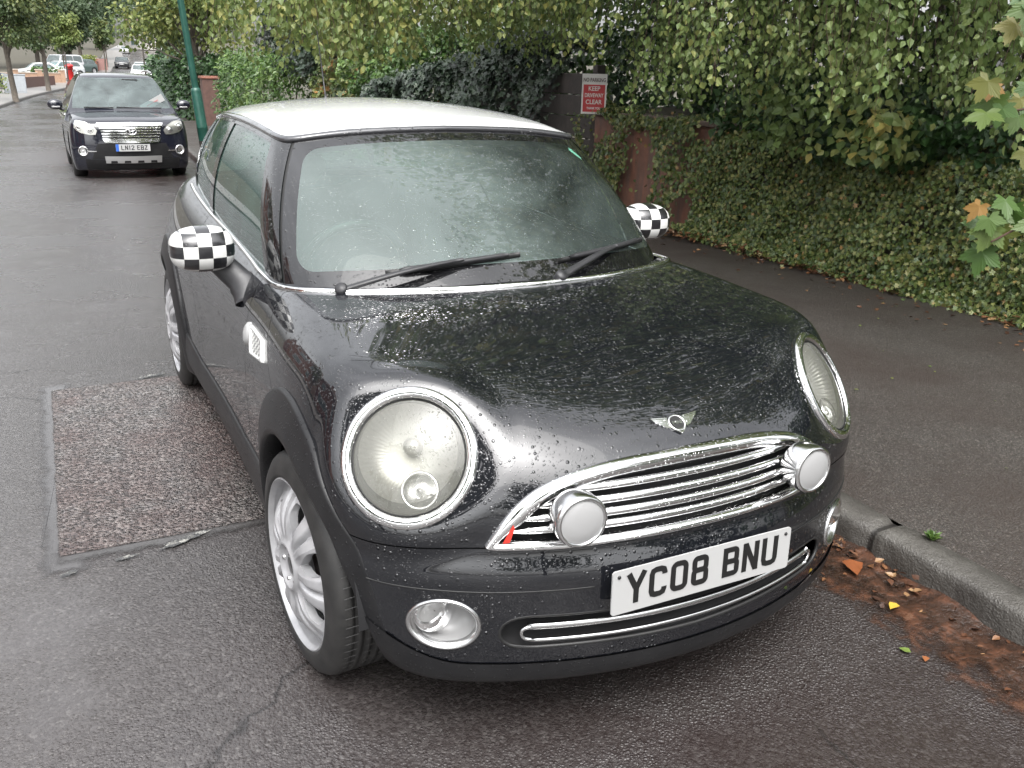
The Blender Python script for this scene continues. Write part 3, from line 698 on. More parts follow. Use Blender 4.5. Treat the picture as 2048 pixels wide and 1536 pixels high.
front = clip(base, lambda P: 1.5-P[:, 1])
front = clip(front, lamp_fn)
bon = clip(front, lambda P: P[:, 2]-seam_z(P)-G)
bon = clip(bon, lambda P: np.minimum(ycow(P)-P[:, 1], ybon(P)-P[:, 1])-G)
bon = clip(bon, lambda P: -_gx(P))
part('bonnet', join(bon, mirror(bon)), M_paint, car)
bmp = clip(clip(clip(front, lambda P: seam_z(P)-G-P[:, 2]), lambda P: np.minimum(P[:, 2]-lip_z(P), .75-P[:, 1])), lambda P: np.minimum(-_gx(P), np.minimum(-_ix(P), fog_fn(P))))
bmp = clip(bmp, lambda P: .60-P[:, 1])
part('front_bumper', join(bmp, mirror(bmp)), M_paint, car)
lip = clip(clip(front, lambda P: lip_z(P)-P[:, 2]-.001), lambda P: .62-P[:, 1])
lipm = join(lip, mirror(lip)); part('front_lip', (lipm[0]+lipm[1]*.004, lipm[1], lipm[2]), M_trim, car)
ydoor = lambda P: np.interp(P[:, 2], [.3, .45, .60, .75, .90, .95], [1.36, 1.325, 1.31, 1.325, 1.405, 1.44])
ydoorR = lambda P: np.interp(P[:, 2], [.3, .45, .55, .70, .95, 1.0], [2.28, 2.29, 2.33, 2.45, 2.46, 2.46])
side = clip(base, cabin_cut)
wing = clip(clip(side, lambda P: P[:, 1]-np.minimum(ycow(P), ybon(P))-G), lambda P: ydoor(P)-P[:, 1]-G)
door = clip(clip(clip(side, lambda P: P[:, 1]-ydoor(P)-G), lambda P: ydoorR(P)-P[:, 1]-G), lambda P: P[:, 2]-.20)
rear = clip(clip(side, lambda P: P[:, 1]-ydoorR(P)-G), lambda P: P[:, 2]-.2)
for s in (1, -1):
    k = (lambda m: m) if s == 1 else mirror
    part('front_wing', k(wing), M_paint, car)
    d = part('door', k(door), M_paint, car)
    part('rear_quarter', k(rear), M_paint, car)
    # door handle: chrome pull on the door skin
    yy = np.linspace(2.13, 2.33, 14); p = S.side(yy, np.full(14, .795), s); n = S.normal(p); arc = np.sin(np.linspace(0, np.pi, 14))**.35
    MB().tube(p+n*(.004+.026*arc)[:, None], .010, 8, flat=1.3).build('door_handle', M_chrome, d)
inn = inner_off(clip(clip(clip(half, lambda P: np.maximum(arch(P)+.0, .50-P[:, 0])), cabin_cut), lamp_fn), .014)
inn = clip(inn, lambda P: np.minimum(-_gx(P)-.004, np.minimum(-_ix(P)-.004, fog_fn(P)-.004)))
part('inner_shell', join(inn, mirror(inn)), M_dark, car)
# wheel housings
for yw in (YF, YR):
    for s in (1, -1):
        t = np.linspace(-.30, np.pi-.02, 40); Gp = np.stack([np.stack([np.full(40, s*x), yw+.37*np.cos(t), ZW+.37*np.sin(t)], 1) for x in (.755, .45)])
        h = MB().grid(Gp); c = np.array([[s*.45, yw, ZW]]); h.add(np.concatenate([Gp[1], c]), [np.stack([np.arange(39), np.arange(1, 40), np.full(39, 40)], 1)])
        h.build('wheel_housing', M_dark, car)
# arch trims: a flared strip that follows the body
def arch_trim(yw, s, a0, a1, rout, name='arch_trim'):
    t = np.linspace(R_(a0), R_(a1), 90); rows = []
    ro = np.interp(np.degrees(t), *rout)
    prof = [(1.0, .000), (.985, .007), (.93, .011), (.70, .016), (.4, .022), (.15, .027), (.04, .026), (0.0, .018), (.0, -.03)]
    for f, off in prof:
        ri = r_in(np.degrees(t)) if yw == YF else np.full(len(t), .348); ro_ = np.maximum(ro, ri+.045); r = ri+(ro_-ri)*f; y = yw+r*np.cos(t); z = np.maximum(ZW+r*np.sin(t), .162)
        p = S.side(y, z, s); n = S.normal(p); n2 = n*[1, .35, .35]
        fade = (1-.93*np.clip((np.degrees(t)-112)/50, 0, 1)) if yw == YF else 1.0
        rows.append(p+n2*(off*fade if off > 0 else off)*np.ones(len(t))[:, None] if np.isscalar(fade) else p+n2*(np.maximum(off, 0)*fade+min(off, 0))[:, None])
    Gp = np.stack(rows)
    mb = MB().grid(Gp, flip=(s > 0))
    return mb.build(name, M_trim, car)
for s in (1, -1):
    arch_trim(YF, s, -22, 202, ([-22, 0, 40, 75, 100, 140, 180, 202], [.43, .445, .468, .470, .45, .415, .40, .40]))
    arch_trim(YR, s, -22, 202, ([-22, 0, 40, 90, 150, 180, 202], [.43, .44, .45, .455, .455, .44, .43]))
    yy = np.linspace(YF+.36, YR-.36, 60); rows = []
    zt = np.interp(yy, [1.03, 1.12, 1.5, 2.4, 2.7, 2.8], [.42, .375, .345, .345, .375, .42])
    for f, off in [(1, 0.0), (.97, .008), (.8, .012), (.5, .018), (.2, .018), (.0, .004), (-.15, -.05)]:
        z = .185+(zt-.185)*f; p = S.side(yy, np.maximum(z, .16), s); p[:, 2] = z; rows.append(p+np.array([s, 0, 0])*off)
    MB().grid(np.stack(rows), flip=(s < 0)).build('sill_trim', M_trim, car)
# ---- grille
def front_grid(xz, off=0.0): p = S.front(xz[..., 0], xz[..., 1]); n = S.normal(p); return p+n*off if np.isscalar(off) else p+n*off[..., None]
def loop_out(poly, n): 
    P = np.array(poly); P = np.concatenate([P, (P*[-1, 1])[::-1][1:-1]]) if abs(P[0, 0]) < 1e-6 else P
    return P
gtop = curve3([(x, 0, z) for x, z in GR[:8]], 40)[:, [0, 2]]; gtop = np.concatenate([gtop[::-1]*[-1, 1], gtop[1:]])
gbot = curve3([(x, 0, z) for x, z in [(0, .549), (.2, .546), (.35, .542), (.47, .5425), (.50, .546), (.506, .553)]], 40)[:, [0, 2]]; gbot = np.concatenate([gbot[::-1]*[-1, 1], gbot[1:]])
gr = bpy.data.objects.new('grille', None); COL.objects.link(gr); gr.parent = car; gr.empty_display_size = .1
def strip_along(xz, w, prof, name, mat, parent, taper=None, inward=None):
    T = np.gradient(xz, axis=0); T /= np.linalg.norm(T, axis=1)[:, None]; Nn = np.stack([-T[:, 1], T[:, 0]], 1)
    if inward is not None: Nn = Nn*inward
    ww = np.full(len(xz), w) if taper is None else w*taper
    rows = [front_grid(xz+Nn*(ww*f)[:, None], o) for f, o in prof]
    return MB().grid(np.stack(rows), flip=(inward or 1) > 0).build(name, mat, parent)
tp = np.sin(np.linspace(0, np.pi, len(gtop)))**.3*.55+.45
strip_along(gtop, .030, [(-.10, -.004), (0, .006), (.25, .014), (.6, .015), (.9, .008), (1, .0), (1.05, -.03)], 'grille_surround', M_chrome, gr, np.interp(np.abs(gtop[:, 0]), [0, .3, .45, .505], [.95, 1.0, 1.15, .55]), inward=-1)
strip_along(gbot, .020, [(-.15, -.004), (0, .006), (.3, .012), (.7, .010), (1, .0), (1.05, -.03)], 'grille_lower_trim', M_chrome, gr, None, inward=1)
zz = [.581, .609, .637, .665]
bt = lambda z: np.interp(z, [.546, .555, .60, .648, .683, .703, .716], [.505, .50, .47, .425, .365, .295, .2])-.028
for i, z in enumerate(zz):
    xm = bt(z); xs = np.linspace(-xm, xm, 60); zc_ = z+.010*(1-(xs/.5)**2)
    c = front_grid(np.stack([xs, zc_], 1), -.010)
    MB().tube(c, .0105*np.clip(np.sqrt(1.02-(np.abs(xs)/xm)**8), .3, 1), 12, flat=1.0, upv=(0, 0, 1)).build('grille_bar', M_chrome, gr)
bk = np.stack([front_grid(np.stack([gtop[:, 0], gtop[:, 1]], 1), -.05), front_grid(np.stack([gtop[:, 0], np.interp(gtop[:, 0], gbot[:, 0], gbot[:, 1])], 1), -.05)])
MB().grid(bk).build('grille_backing', M_dark, gr)
for s in (-1,):
    q = np.array([(.455, .567), (.470, .565), (.447, .607), (.444, .600)])*[s, 1]; p = front_grid(q, .016); MB().add(p, [[0, 1, 2, 3]]).build('grille_red_patch', M_red, gr)  # plain red triangle laid on the chrome at one grille corner
# ---- lower intake
ik = bpy.data.objects.new('lower_intake', None); COL.objects.link(ik); ik.parent = car; ik.empty_display_size = .1
IP = np.array([(0, .386), (.38, .386), (.445, .382), (.478, .362), (.482, .330), (.462, .310), (.38, .302), (0, .298)])
ip = curve3([(x, 0, z) for x, z in IP], 60)[:, [0, 2]]; ip = np.concatenate([ip, (ip*[-1, 1])[::-1][1:-1]])
MB().tube(front_grid(ip, -.004), .005, 8, closed=True, upv=(0, 1, 0)).build('intake_rim', M_rubber, ik)
xs = np.linspace(-.425, .425, 50); MB().tube(front_grid(np.stack([xs, np.full(50, .354)], 1), -.010), .0072, 10, flat=1.2).build('intake_bar', M_chrome2, ik)
for s in (1, -1):
    e_ = curve3([(s*.415, 0, .355), (s*.432, 0, .350), (s*.437, 0, .340), (s*.432, 0, .327), (s*.415, 0, .321)], 14)[:, [0, 2]]; MB().tube(front_grid(e_, -.006), .005, 8, upv=(0, 1, 0)).build('intake_bar_end', M_chrome2, ik)
bl = [(x, .320) for x in np.linspace(-.42, .42, 40)]; MB().tube(front_grid(np.array(bl), -.005), .005, 8).build('intake_lower_bar', M_chrome2, ik)
xs = np.linspace(-.49, .49, 40); MB().grid(np.stack([front_grid(np.stack([xs, np.full(40, z)], 1), o) for z, o in ((.395, -.02), (.385, -.06), (.30, -.06), (.288, -.02))])).build('intake_backing', M_dark, ik)
# bumper crease
xs = np.concatenate([np.linspace(-.735, -.28, 40)]); 
for s in (1, -1):
    zz_ = np.interp(np.abs(xs), [.28, .5, .735], [.452, .450, .452]); p = front_grid(np.stack([xs*s*-1, zz_], 1), .0008); MB().tube(p, .0016, 5, upv=(0, 1, 0)).build('bumper_crease', M_rubber, car)
# ---- headlights
for s in (1, -1):
    K = np.array([s, 1, 1.]); hl = bpy.data.objects.new('headlight', None); COL.objects.link(hl); hl.parent = car; hl.empty_display_size = .1
    t = np.linspace(0, 2*np.pi, 96, endpoint=False)
    def on(r, off=0., flat=None):
        q = LC+(LA*r*np.cos(t))[:, None]*LU+(LB*r*np.sin(t))[:, None]*LV
        p = S.hit(q+LN*.25, -LN, .6)
        if flat is not None: p = p*(1-flat)+q*flat
        return p+LN*off
    rows = [on(1.045, -.002), on(1.04, .004, .0), on(1.0, .009, .05), on(.93, .011, .12), on(.875, .006, .2), on(.855, -.006, .25), on(.85, -.03, .3)]
    MB().grid(np.stack(rows)*K, closev=True, flip=(s < 0)).build('headlight_ring', M_chrome, hl)
    MB().grid(np.stack([on(.858, -.003, .25), on(.85, .004, .25), on(.838, -.006, .3), on(.83, -.03, .3)])*K, closev=True, flip=(s < 0)).build('headlight_seal', M_rubber, hl)
    # domed lens
    rows = []; e0 = on(.84, .0, .3)
    for f in np.linspace(1, 0.0, 14):
        c = LC; p = c+(e0-c)*f+LN*(.020*(1-f*f)); rows.append(p)
    MB().grid(np.stack(rows)*K, closev=True).face(LN*K).build('headlight_lens', M_lens, hl)
    Mx = (np.stack([LU*K, LV*K, LN*K], 1), LC*K)
    MB().lathe([(.129, -.004), (.129, -.068), (.0, -.070)], 64, Mx).face(LN*K).build('headlight_bowl', M_lampdark, hl)
    oR = Mx[1]+Mx[0] @ np.array([.006, .011, 0]); tl = np.linspace(0, 2*np.pi, 240, endpoint=False)
    prof = np.array([(.114, -.012), (.110, -.020), (.104, -.030), (.096, -.039), (.084, -.047), (.068, -.054), (.050, -.059), (.030, -.062), (.012, -.063), (.0005, -.063)]); flu = np.array([0, .0010, .0018, .0018, .0012, .0004, 0, 0, 0, 0])
    rr_ = prof[:, 0][:, None]+flu[:, None]*np.sin(56*tl)[None]
    MB().grid(np.stack([rr_*np.cos(tl), rr_*np.sin(tl), np.repeat(prof[:, 1][:, None], 240, 1)], -1) @ Mx[0].T+oR, closev=True).face(LN*K).build('headlight_reflector', M_lampback, hl)
    b = MB(); b.lathe([(.022, -.062), (.021, -.040), (.015, -.033), (.0, -.031)], 32, (Mx[0], Mx[1]+Mx[0] @ np.array([.004, .030, 0]))); b.build('headlight_bulb', M_lampback, hl)
    oc = Mx[1]+Mx[0] @ np.array([-.030, -.072, -.004])
    b = MB(); b.lathe([(.042, -.05), (.045, -.01), (.041, .0), (.037, -.004)], 40, (Mx[0], oc)); b.build('indicator_housing', M_chrome, hl)
    b = MB(); b.lathe([(.038, -.004), (.03, .004), (.015, .009), (0, .010)], 40, (Mx[0], oc)); b.build('indicator_lens', M_lens_clear, hl)
    b = MB(); b.lathe([(.036, -.012), (.02, -.026), (.008, -.03), (.008, -.008), (0, -.006)], 32, (Mx[0], oc)); b.build('indicator_reflector', M_chrome2, hl)
    q = np.stack([LC+(LU*x+LV*y)+LN*-.036 for x, y in ((-.04, -.124), (.02, -.128), (.075, -.10), (.105, -.055), (.06, -.07), (.02, -.085), (-.03, -.10))]); 
# ---- grille spotlights
for s in (1, -1):
    c = S.front(.332, .636); n = np.array([s*.07, -1, .02]); n /= np.linalg.norm(n); Bm = basis(n); c = np.array([s*.331, .040, .634])
    spt = bpy.data.objects.new('spotlight', None); COL.objects.link(spt); spt.parent = car; spt.empty_display_size = .05
    MB().lathe([(.048, -.052), (.056, -.044), (.060, -.030), (.0612, -.012), (.0615, .004), (.060, .012), (.056, .0155), (.052, .015), (.0505, .011)], 56, (Bm, c)).build('spotlight_housing', M_spot, spt)
    MB().lathe([(.0512, .011), (.04, .0155), (.025, .018), (.01, .019), (0, .0192)], 48, (Bm, c)).build('spotlight_cover', M_amber, spt)
# ---- fog lights
for s in (1, -1):
    c = S.front(FOGC[0], FOGC[1]).reshape(3)*[s, 1, 1]; n = S.normal(c[None])[0]; n = n*[.75, 1, .4]; n[1] -= .15; n /= np.linalg.norm(n); Bm = basis(n)
    fg = bpy.data.objects.new('fog_light', None); COL.objects.link(fg); fg.parent = car; fg.empty_display_size = .05
    t = np.linspace(0, 2*np.pi, 64, endpoint=False); rows = []
    for r, o in ((1.06, -.003), (1.04, .005), (.97, .006), (.90, .0), (.86, -.014), (.80, -.034)):
        xz = np.stack([s*FOGC[0]+.070*r*np.cos(t), FOGC[1]+.062*r*np.sin(t)], 1); rows.append(front_grid(xz, o))
    yb_ = c[1]+.048
    for r in (.78, .5, .02): rows.append(np.stack([s*FOGC[0]+.070*r*np.cos(t), np.full(64, yb_+.012*(1-r)), FOGC[1]+.062*r*np.sin(t)], 1))
    MB().grid(np.stack(rows[:5]), closev=True).build('fog_light_bezel', M_chrome2, fg); MB().grid(np.stack(rows[4:]), closev=True).build('fog_light_bowl', M_bowl, fg)
    c2 = c+np.array([s*.012, .028, .010])
    Bf = basis(np.array([0., -1, .0])); MB().lathe([(.046, -.03), (.046, -.006), (.040, .004), (.02, .010), (0, .012)], 40, (Bf, c2)).build('fog_light_lens', M_lens_clear, fg)
    MB().lathe([(.044, -.012), (.03, -.03), (.012, -.04), (0, -.04)], 40, (Bf, c2)).build('fog_light_reflector', M_chrome2, fg)
# ---- number plate
zp = np.array([.386, .492]); yp = S.front(0., .44).reshape(3)[1]
pn = np.array([0, -1, .03]); Bp = np.stack([np.array([1., 0, 0]), np.array([0, .03, 1.]), pn], 1); PO = np.array([0, yp-.010, .449])
def rrect(w, h, r, n=5):
    P = []
    for cx, cz, a0 in ((w/2-r, h/2-r, 0), (-w/2+r, h/2-r, 90), (-w/2+r, -h/2+r, 180), (w/2-r, -h/2+r, 270)):
        for k in range(n+1): a = R_(a0+90*k/n); P.append((cx+r*math.cos(a), cz+r*math.sin(a)))
    return P
mb = MB(); mb.prism(rrect(.520, .111, .008), -.004, .0, (Bp, PO)); npl = mb.build('number_plate', M_white, car, smooth=False)
plate_letters('YC08 BNU', .001*.98, npl, (Bp, PO+np.array([0, 0, .004])))
me = text_mesh('www.mini.co.uk', .011, M_black); o = link('dealer_lettering', me, npl); o.matrix_world = Matrix([[*Bp[0], PO[0]], [*Bp[1], PO[1]-.0006], [*Bp[2], PO[2]-.049], [0, 0, 0, 1]])
for sx_ in (-.243, .243): MB().lathe([(.0045, 0), (.004, .0025), (0, .003)], 12, (Bp, PO+Bp @ np.array([sx_, .04, 0]))).build('plate_screw', M_black, npl)
# ---- winged badge
ec = S.hit(np.array([[0, -.3, 1.02]]), np.array([0, .84, -.55]), 1.5)[0]; ec = S.hit(np.array([[0., .160, 1.2]]), (0, 0, -1), 1)[0]
en = S.normal(ec[None])[0]; Be = np.stack([np.array([1., 0, 0]), np.cross(en, [1., 0, 0]), en], 1)
bd = bpy.data.objects.new('bonnet_badge', None); COL.objects.link(bd); bd.parent = car; bd.empty_display_size = .03
MB().lathe([(.0225, .0), (.0235, .004), (.021, .0055), (.0185, .004), (.0185, .002)], 40, (Be, ec)).build('badge_ring', M_chrome, bd)
MB().lathe([(.0186, .0025), (0, .003)], 32, (Be, ec)).build('badge_disc', M_black, bd)
me = text_mesh('MINI', .0135, M_chrome, .0006); o = link('badge_lettering', me, bd); mm = np.eye(4); mm[:3, :3] = Be; mm[:3, 3] = ec+en*.0045; o.matrix_world = Matrix(mm.tolist())
for s in (1, -1):
    mb = MB()
    for k, (y0, y1, x1) in enumerate(((.008, .0135, .060), (.0015, .0065, .052), (-.005, 0., .044), (-.0115, -.0065, .036))):
        mb.prism([(s*.0225, y0), (s*x1, y0+.004), (s*(x1+.004), y1+.005), (s*.0225, y1)][::s], .001, .004, (Be, ec))
    mb.prism([(s*.0225, -.0115), (s*.036, -.0065), (s*.060, .0125), (s*.0225, .0145)][::s], .0005, .0012, (Be, ec))
    mb.prism([(s*.022, .0145), (s*.064, .0195), (s*.068, .0225), (s*.022, .0175)][::s], .001, .0045, (Be, ec))
    mb.build('badge_wing', M_chrome, bd, smooth=False)
mb = MB(); mb.prism([(-.018, -.016), (0, -.030), (.018, -.016), (.012, -.021), (0, -.026), (-.012, -.021)], .001, .0045, (Be, ec)); mb.build('badge_shield', M_chrome, bd, smooth=False)
# ---- greenhouse: belt curve B, roof-edge curve Rf
Bc = curve3([(0, .945, .935), (.25, .965, .934), (.45, 1.025, .928), (.58, 1.10, .92), (.655, 1.185, .908), (.686, 1.29, .900), (.690, 1.45, .905), (.687, 2.0, .928), (.682, 2.46, .950), (.668, 2.9, .98), (.645, 3.15, .995), (.58, 3.37, 1.005), (.4, 3.49, 1.01), (.2, 3.53, 1.01), (0, 3.54, 1.01)], 240)
Rc = curve3([(0, 1.595, 1.343), (.20, 1.60, 1.338), (.38, 1.608, 1.327), (.495, 1.624, 1.313), (.543, 1.650, 1.307), (.561, 1.71, 1.309), (.566, 1.82, 1.316), (.567, 2.0, 1.326), (.565, 2.35, 1.335), (.552, 2.8, 1.325), (.52, 3.12, 1.302), (.488, 3.29, 1.290), (.40, 3.38, 1.291), (.25, 3.42, 1.296), (0, 3.435, 1.30)], 240)
# match parameters at the windscreen corner and the rear corner so the pillars run straight
def reparam(Cv, marks, n=(90, 110, 40)):
    out = []
    idx = [0]+[int(np.argmin(((Cv-np.array(m))**2).sum(1))) for m in marks]+[len(Cv)-1]
    for a, b, k in zip(idx[:-1], idx[1:], n):
        u = np.linspace(a, b, k, endpoint=False); out.append(np.stack([np.interp(u, np.arange(len(Cv)), Cv[:, j]) for j in range(3)], 1))
    out.append(Cv[-1:]); return np.concatenate(out)
Bq = reparam(Bc, [(.672, 1.225, .904), (.62, 3.27, 1.0)]); Rq = reparam(Rc, [(.520, 1.634, 1.310), (.47, 3.33, 1.290)])
tt = np.linspace(0, 1, 50)
def gh(B, Rr, bul=.030):
    d = Rr-B; T = np.gradient(B, axis=0); nn = np.cross(T, d); nn /= np.linalg.norm(nn, axis=1)[:, None]; nn *= np.sign(nn[:, 0]-nn[:, 1]*.3+1e-9)[:, None]
    nn = np.where((np.arange(len(B)) < 88)[:, None] & (nn[:, 1:2] > 0), -nn, nn)
    return B[None]+tt[:, None, None]*d[None]+(bul*4*tt*(1-tt))[:, None, None]*nn[None]
GG = gh(Bq, Rq)
def fixn(P):
    du = np.gradient(P, axis=1); dv = np.gradient(P, axis=0); n = np.cross(du, dv); n /= np.linalg.norm(n, axis=2)[..., None]; 
    c = np.array([0, 2.3, 1.0]); s = np.sign(((P-c)*n).sum(2).mean()); return n*s
GN = fixn(GG)
nt_, ns_ = GG.shape[:2]; ii = np.arange(nt_-1)[:, None]; jj = np.arange(ns_-1)[None]; aa_ = ii*ns_+jj
gq = np.stack([aa_, aa_+1, aa_+1+ns_, aa_+ns_], -1).reshape(-1, 4)
ST = np.stack([np.repeat(np.arange(ns_)[None], nt_, 0), np.repeat(tt[:, None], ns_, 1)], -1).reshape(-1, 2)
# carry (s,t) along as extra coordinates through clip by packing into normals of a second mesh
gmesh = (np.c_[GG.reshape(-1, 3), ST], np.c_[GN.reshape(-1, 3), ST*0], [gq])
def gclip(m, fn): return clip(m, fn)
def gpart(name, m, mat, parent, off=0.0, both=True, sgn=None):
    V = m[0][:, :3]; N = m[1][:, :3]; N = N/np.linalg.norm(N, axis=1)[:, None]; mm = (V+N*off, N, m[2])
    if sgn is None: mm = join(mm, mirror(mm))
    elif sgn < 0: mm = mirror(mm)
    return part(name, mm, mat, parent)
SC = 90.0  # parameter of the windscreen corner
def ws_in(P):  # inside clear glass of the windscreen
    s, t = P[:, 3], P[:, 4]; x = P[:, 0]
    a = (82.5-s)/90*.66; b = (t-.105)*.5; c = (.905-t)*.5
    r = .055; q = np.minimum(b, c); cor = r-np.hypot(np.maximum(r-a, 0), np.maximum(r-q, 0))
    return np.minimum(np.minimum(a, q), cor)
scr = gclip(gmesh, lambda P: SC-.55-P[:, 3])
wsn = gpart('windscreen', gclip(scr, ws_in), M_glass_front, car)
gpart('windscreen_border', gclip(scr, lambda P: -ws_in(P)), M_gloss, wsn)
for s in (1, -1): gpart('windscreen_seal', gclip(gclip(gmesh, lambda P: P[:, 3]-SC+.75), lambda P: SC+.55-P[:, 3]), M_rubber, wsn, -.004, sgn=s)
yAf = lambda P: np.interp(P[:, 4], [0, 1], [1.405, 1.765]); yBp = lambda P: np.interp(P[:, 4], [0, 1], [2.445, 2.40]); yBq = lambda P: np.interp(P[:, 4], [0, 1], [2.53, 2.475]); yCp = lambda P: np.interp(P[:, 4], [0, .3, 1], [3.05, 3.06, 3.0])
sd = gclip(gmesh, lambda P: P[:, 3]-SC-.55)
tin = lambda P: np.minimum(P[:, 4]-.015, .955-P[:, 4])*.4
for s in (1, -1):
    gpart('front_pillar', gclip(gclip(sd, lambda P: yAf(P)-P[:, 1]-.002), lambda P: 3.0-P[:, 1]), M_gloss, car, 0, sgn=s)
    gpart('side_window', gclip(gclip(gclip(sd, lambda P: P[:, 1]-yAf(P)-.002), lambda P: yBp(P)-P[:, 1]), tin), M_glass_side, car, -.004, sgn=s)
    gpart('centre_pillar', gclip(gclip(sd, lambda P: P[:, 1]-yBp(P)), lambda P: yBq(P)-P[:, 1]), M_gloss, car, .0, sgn=s)
    gpart('rear_side_window', gclip(gclip(gclip(sd, lambda P: P[:, 1]-yBq(P)), lambda P: yCp(P)-P[:, 1]), tin), M_glass_side, car, -.002, sgn=s)
    gpart('window_frame', gclip(gclip(gclip(sd, lambda P: P[:, 1]-yAf(P)), lambda P: yCp(P)-P[:, 1]), lambda P: -tin(P)), M_gloss, car, .0, sgn=s)
    rq = gclip(gclip(sd, lambda P: P[:, 1]-yCp(P)), lambda P: 201-P[:, 3]); gpart('rear_pillar', rq, M_gloss, car, 0, sgn=s)
gpart('rear_window', gclip(gmesh, lambda P: P[:, 3]-201), M_glass_side, car)
# gutter rail and roof cap
full = np.concatenate([Rq, (Rq*[-1, 1, 1])[::-1][1:-1]])
ce = full.mean(0); outw = full-ce; outw[:, 2] = 0; outw /= np.linalg.norm(outw, axis=1)[:, None]
M_gutter = simple('roof_gutter', (.10, .10, .105), .28, .4)
M_gutter = paint('roof_gutter_paint', (.05, .05, .055), .3, 1.0, .6)
MB().grid(np.stack([full+outw*.000+[0, 0, -.006], full+outw*.007+[0, 0, -.003], full+outw*.009+[0, 0, .005], full+outw*.004+[0, 0, .012], full-outw*.012+[0, 0, .016]]), closev=True, flip=False).build('roof_gutter', M_gutter, car)
rc = full-outw*.001+[0, 0, .011]
zcr = spline([1.55, 1.7, 1.9, 2.25, 2.7, 3.1, 3.35, 3.5], [1.372, 1.390, 1.408, 1.420, 1.412, 1.382, 1.345, 1.31])
rows = []
for w in np.r_[0, .008, .02, .04, .07, np.linspace(.11, 1, 30)]:
    ctr = np.stack([0*rc[:, 0], np.clip(rc[:, 1], 2.0, 3.0), 0*rc[:, 0]], 1); p = rc*(1-w)+ctr*w
    zt_ = zcr(p[:, 1])-.19*p[:, 0]**2; k = 1-(1-min(w/.22, 1))**3; p[:, 2] = rc[:, 2]*(1-k)+np.maximum(zt_, rc[:, 2])*k; rows.append(p)
MB().grid(np.stack(rows), closev=True).build('roof', M_roof, car)
# aerial
at = np.array([0, 3.12, 1.372]); MB().lathe([(.024, 0), (.020, .012), (.010, .022), (.0055, .03)], 20, (np.eye(3), at)).build('aerial_base', M_plastic, car)
MB().tube([at+[0, 0, .02], at+[0, .03, .1], at+[0, .11, .33]], [.0045, .0035, .0025], 8).build('aerial_mast', M_plastic, car)
# ---- cowl, chrome belt
cb = np.array([S.hit(np.array([[x, _cow(x), 1.3]]), (0, 0, -1), .7)[0] for x in np.linspace(0, .66, 50)])
sideb = np.stack([S.side(np.array([y]), np.array([z]), 1)[0] for y, z in zip(np.linspace(1.15, 3.15, 60), np.interp(np.linspace(1.15, 3.15, 60), [1.15, 1.44, 2.45, 3.15], [.911, .910, .953, .994]))])
sb = sideb[3:]; belt = np.concatenate([cb, sb]); belt = curve3(belt[::3], 200)
bn = S.normal(belt); full_b = np.concatenate([(belt*[-1, 1, 1])[::-1][:-1], belt]); fn_ = np.concatenate([(bn*[-1, 1, 1])[::-1][:-1], bn])
def band(C, Nn, w, prof):
    T = np.gradient(C, axis=0); T /= np.linalg.norm(T, axis=1)[:, None]; A = np.cross(T, Nn); return np.stack([C+A*(w*f)+Nn*o for f, o in prof])
MB().grid(band(full_b, fn_, .009, [(-1, -.004), (-.95, .004), (-.5, .009), (0, .0105), (.5, .009), (.95, .004), (1, -.004)]), flip=True).build('chrome_belt', M_chrome, car)
lo = np.concatenate([(cb*[-1, 1, 1])[::-1][:-1], cb]); 
k0 = Bq[:92]; u = np.linspace(0, 1, len(cb)); up_ = np.stack([np.interp(u, np.linspace(0, 1, 92), k0[:, j]) for j in range(3)], 1); up_ = np.concatenate([(up_*[-1, 1, 1])[::-1][:-1], up_])
rows = [lo+[0, 0, .001], lo*.85+up_*.15+[0, 0, .006], lo*.5+up_*.5+[0, 0, -.004], lo*.2+up_*.8+[0, 0, -.008], up_+[0, .004, .004]]
MB().grid(np.stack(rows), flip=True).build('windscreen_cowl', M_plastic, car)
bs = Bq[88:202]; us = np.linspace(0, 1, 60); b2 = np.stack([np.interp(us, np.linspace(0, 1, len(bs)), bs[:, j]) for j in range(3)], 1)
for s in (1, -1):
    sl = curve3(belt[62:][::4], 60); MB().grid(np.stack([sl+[0, 0, .0], sl*.5+b2*.5+[0, 0, .004], b2+[0, 0, -.003]])*[s, 1, 1], flip=(s > 0)).build('window_seal', M_rubber, car)
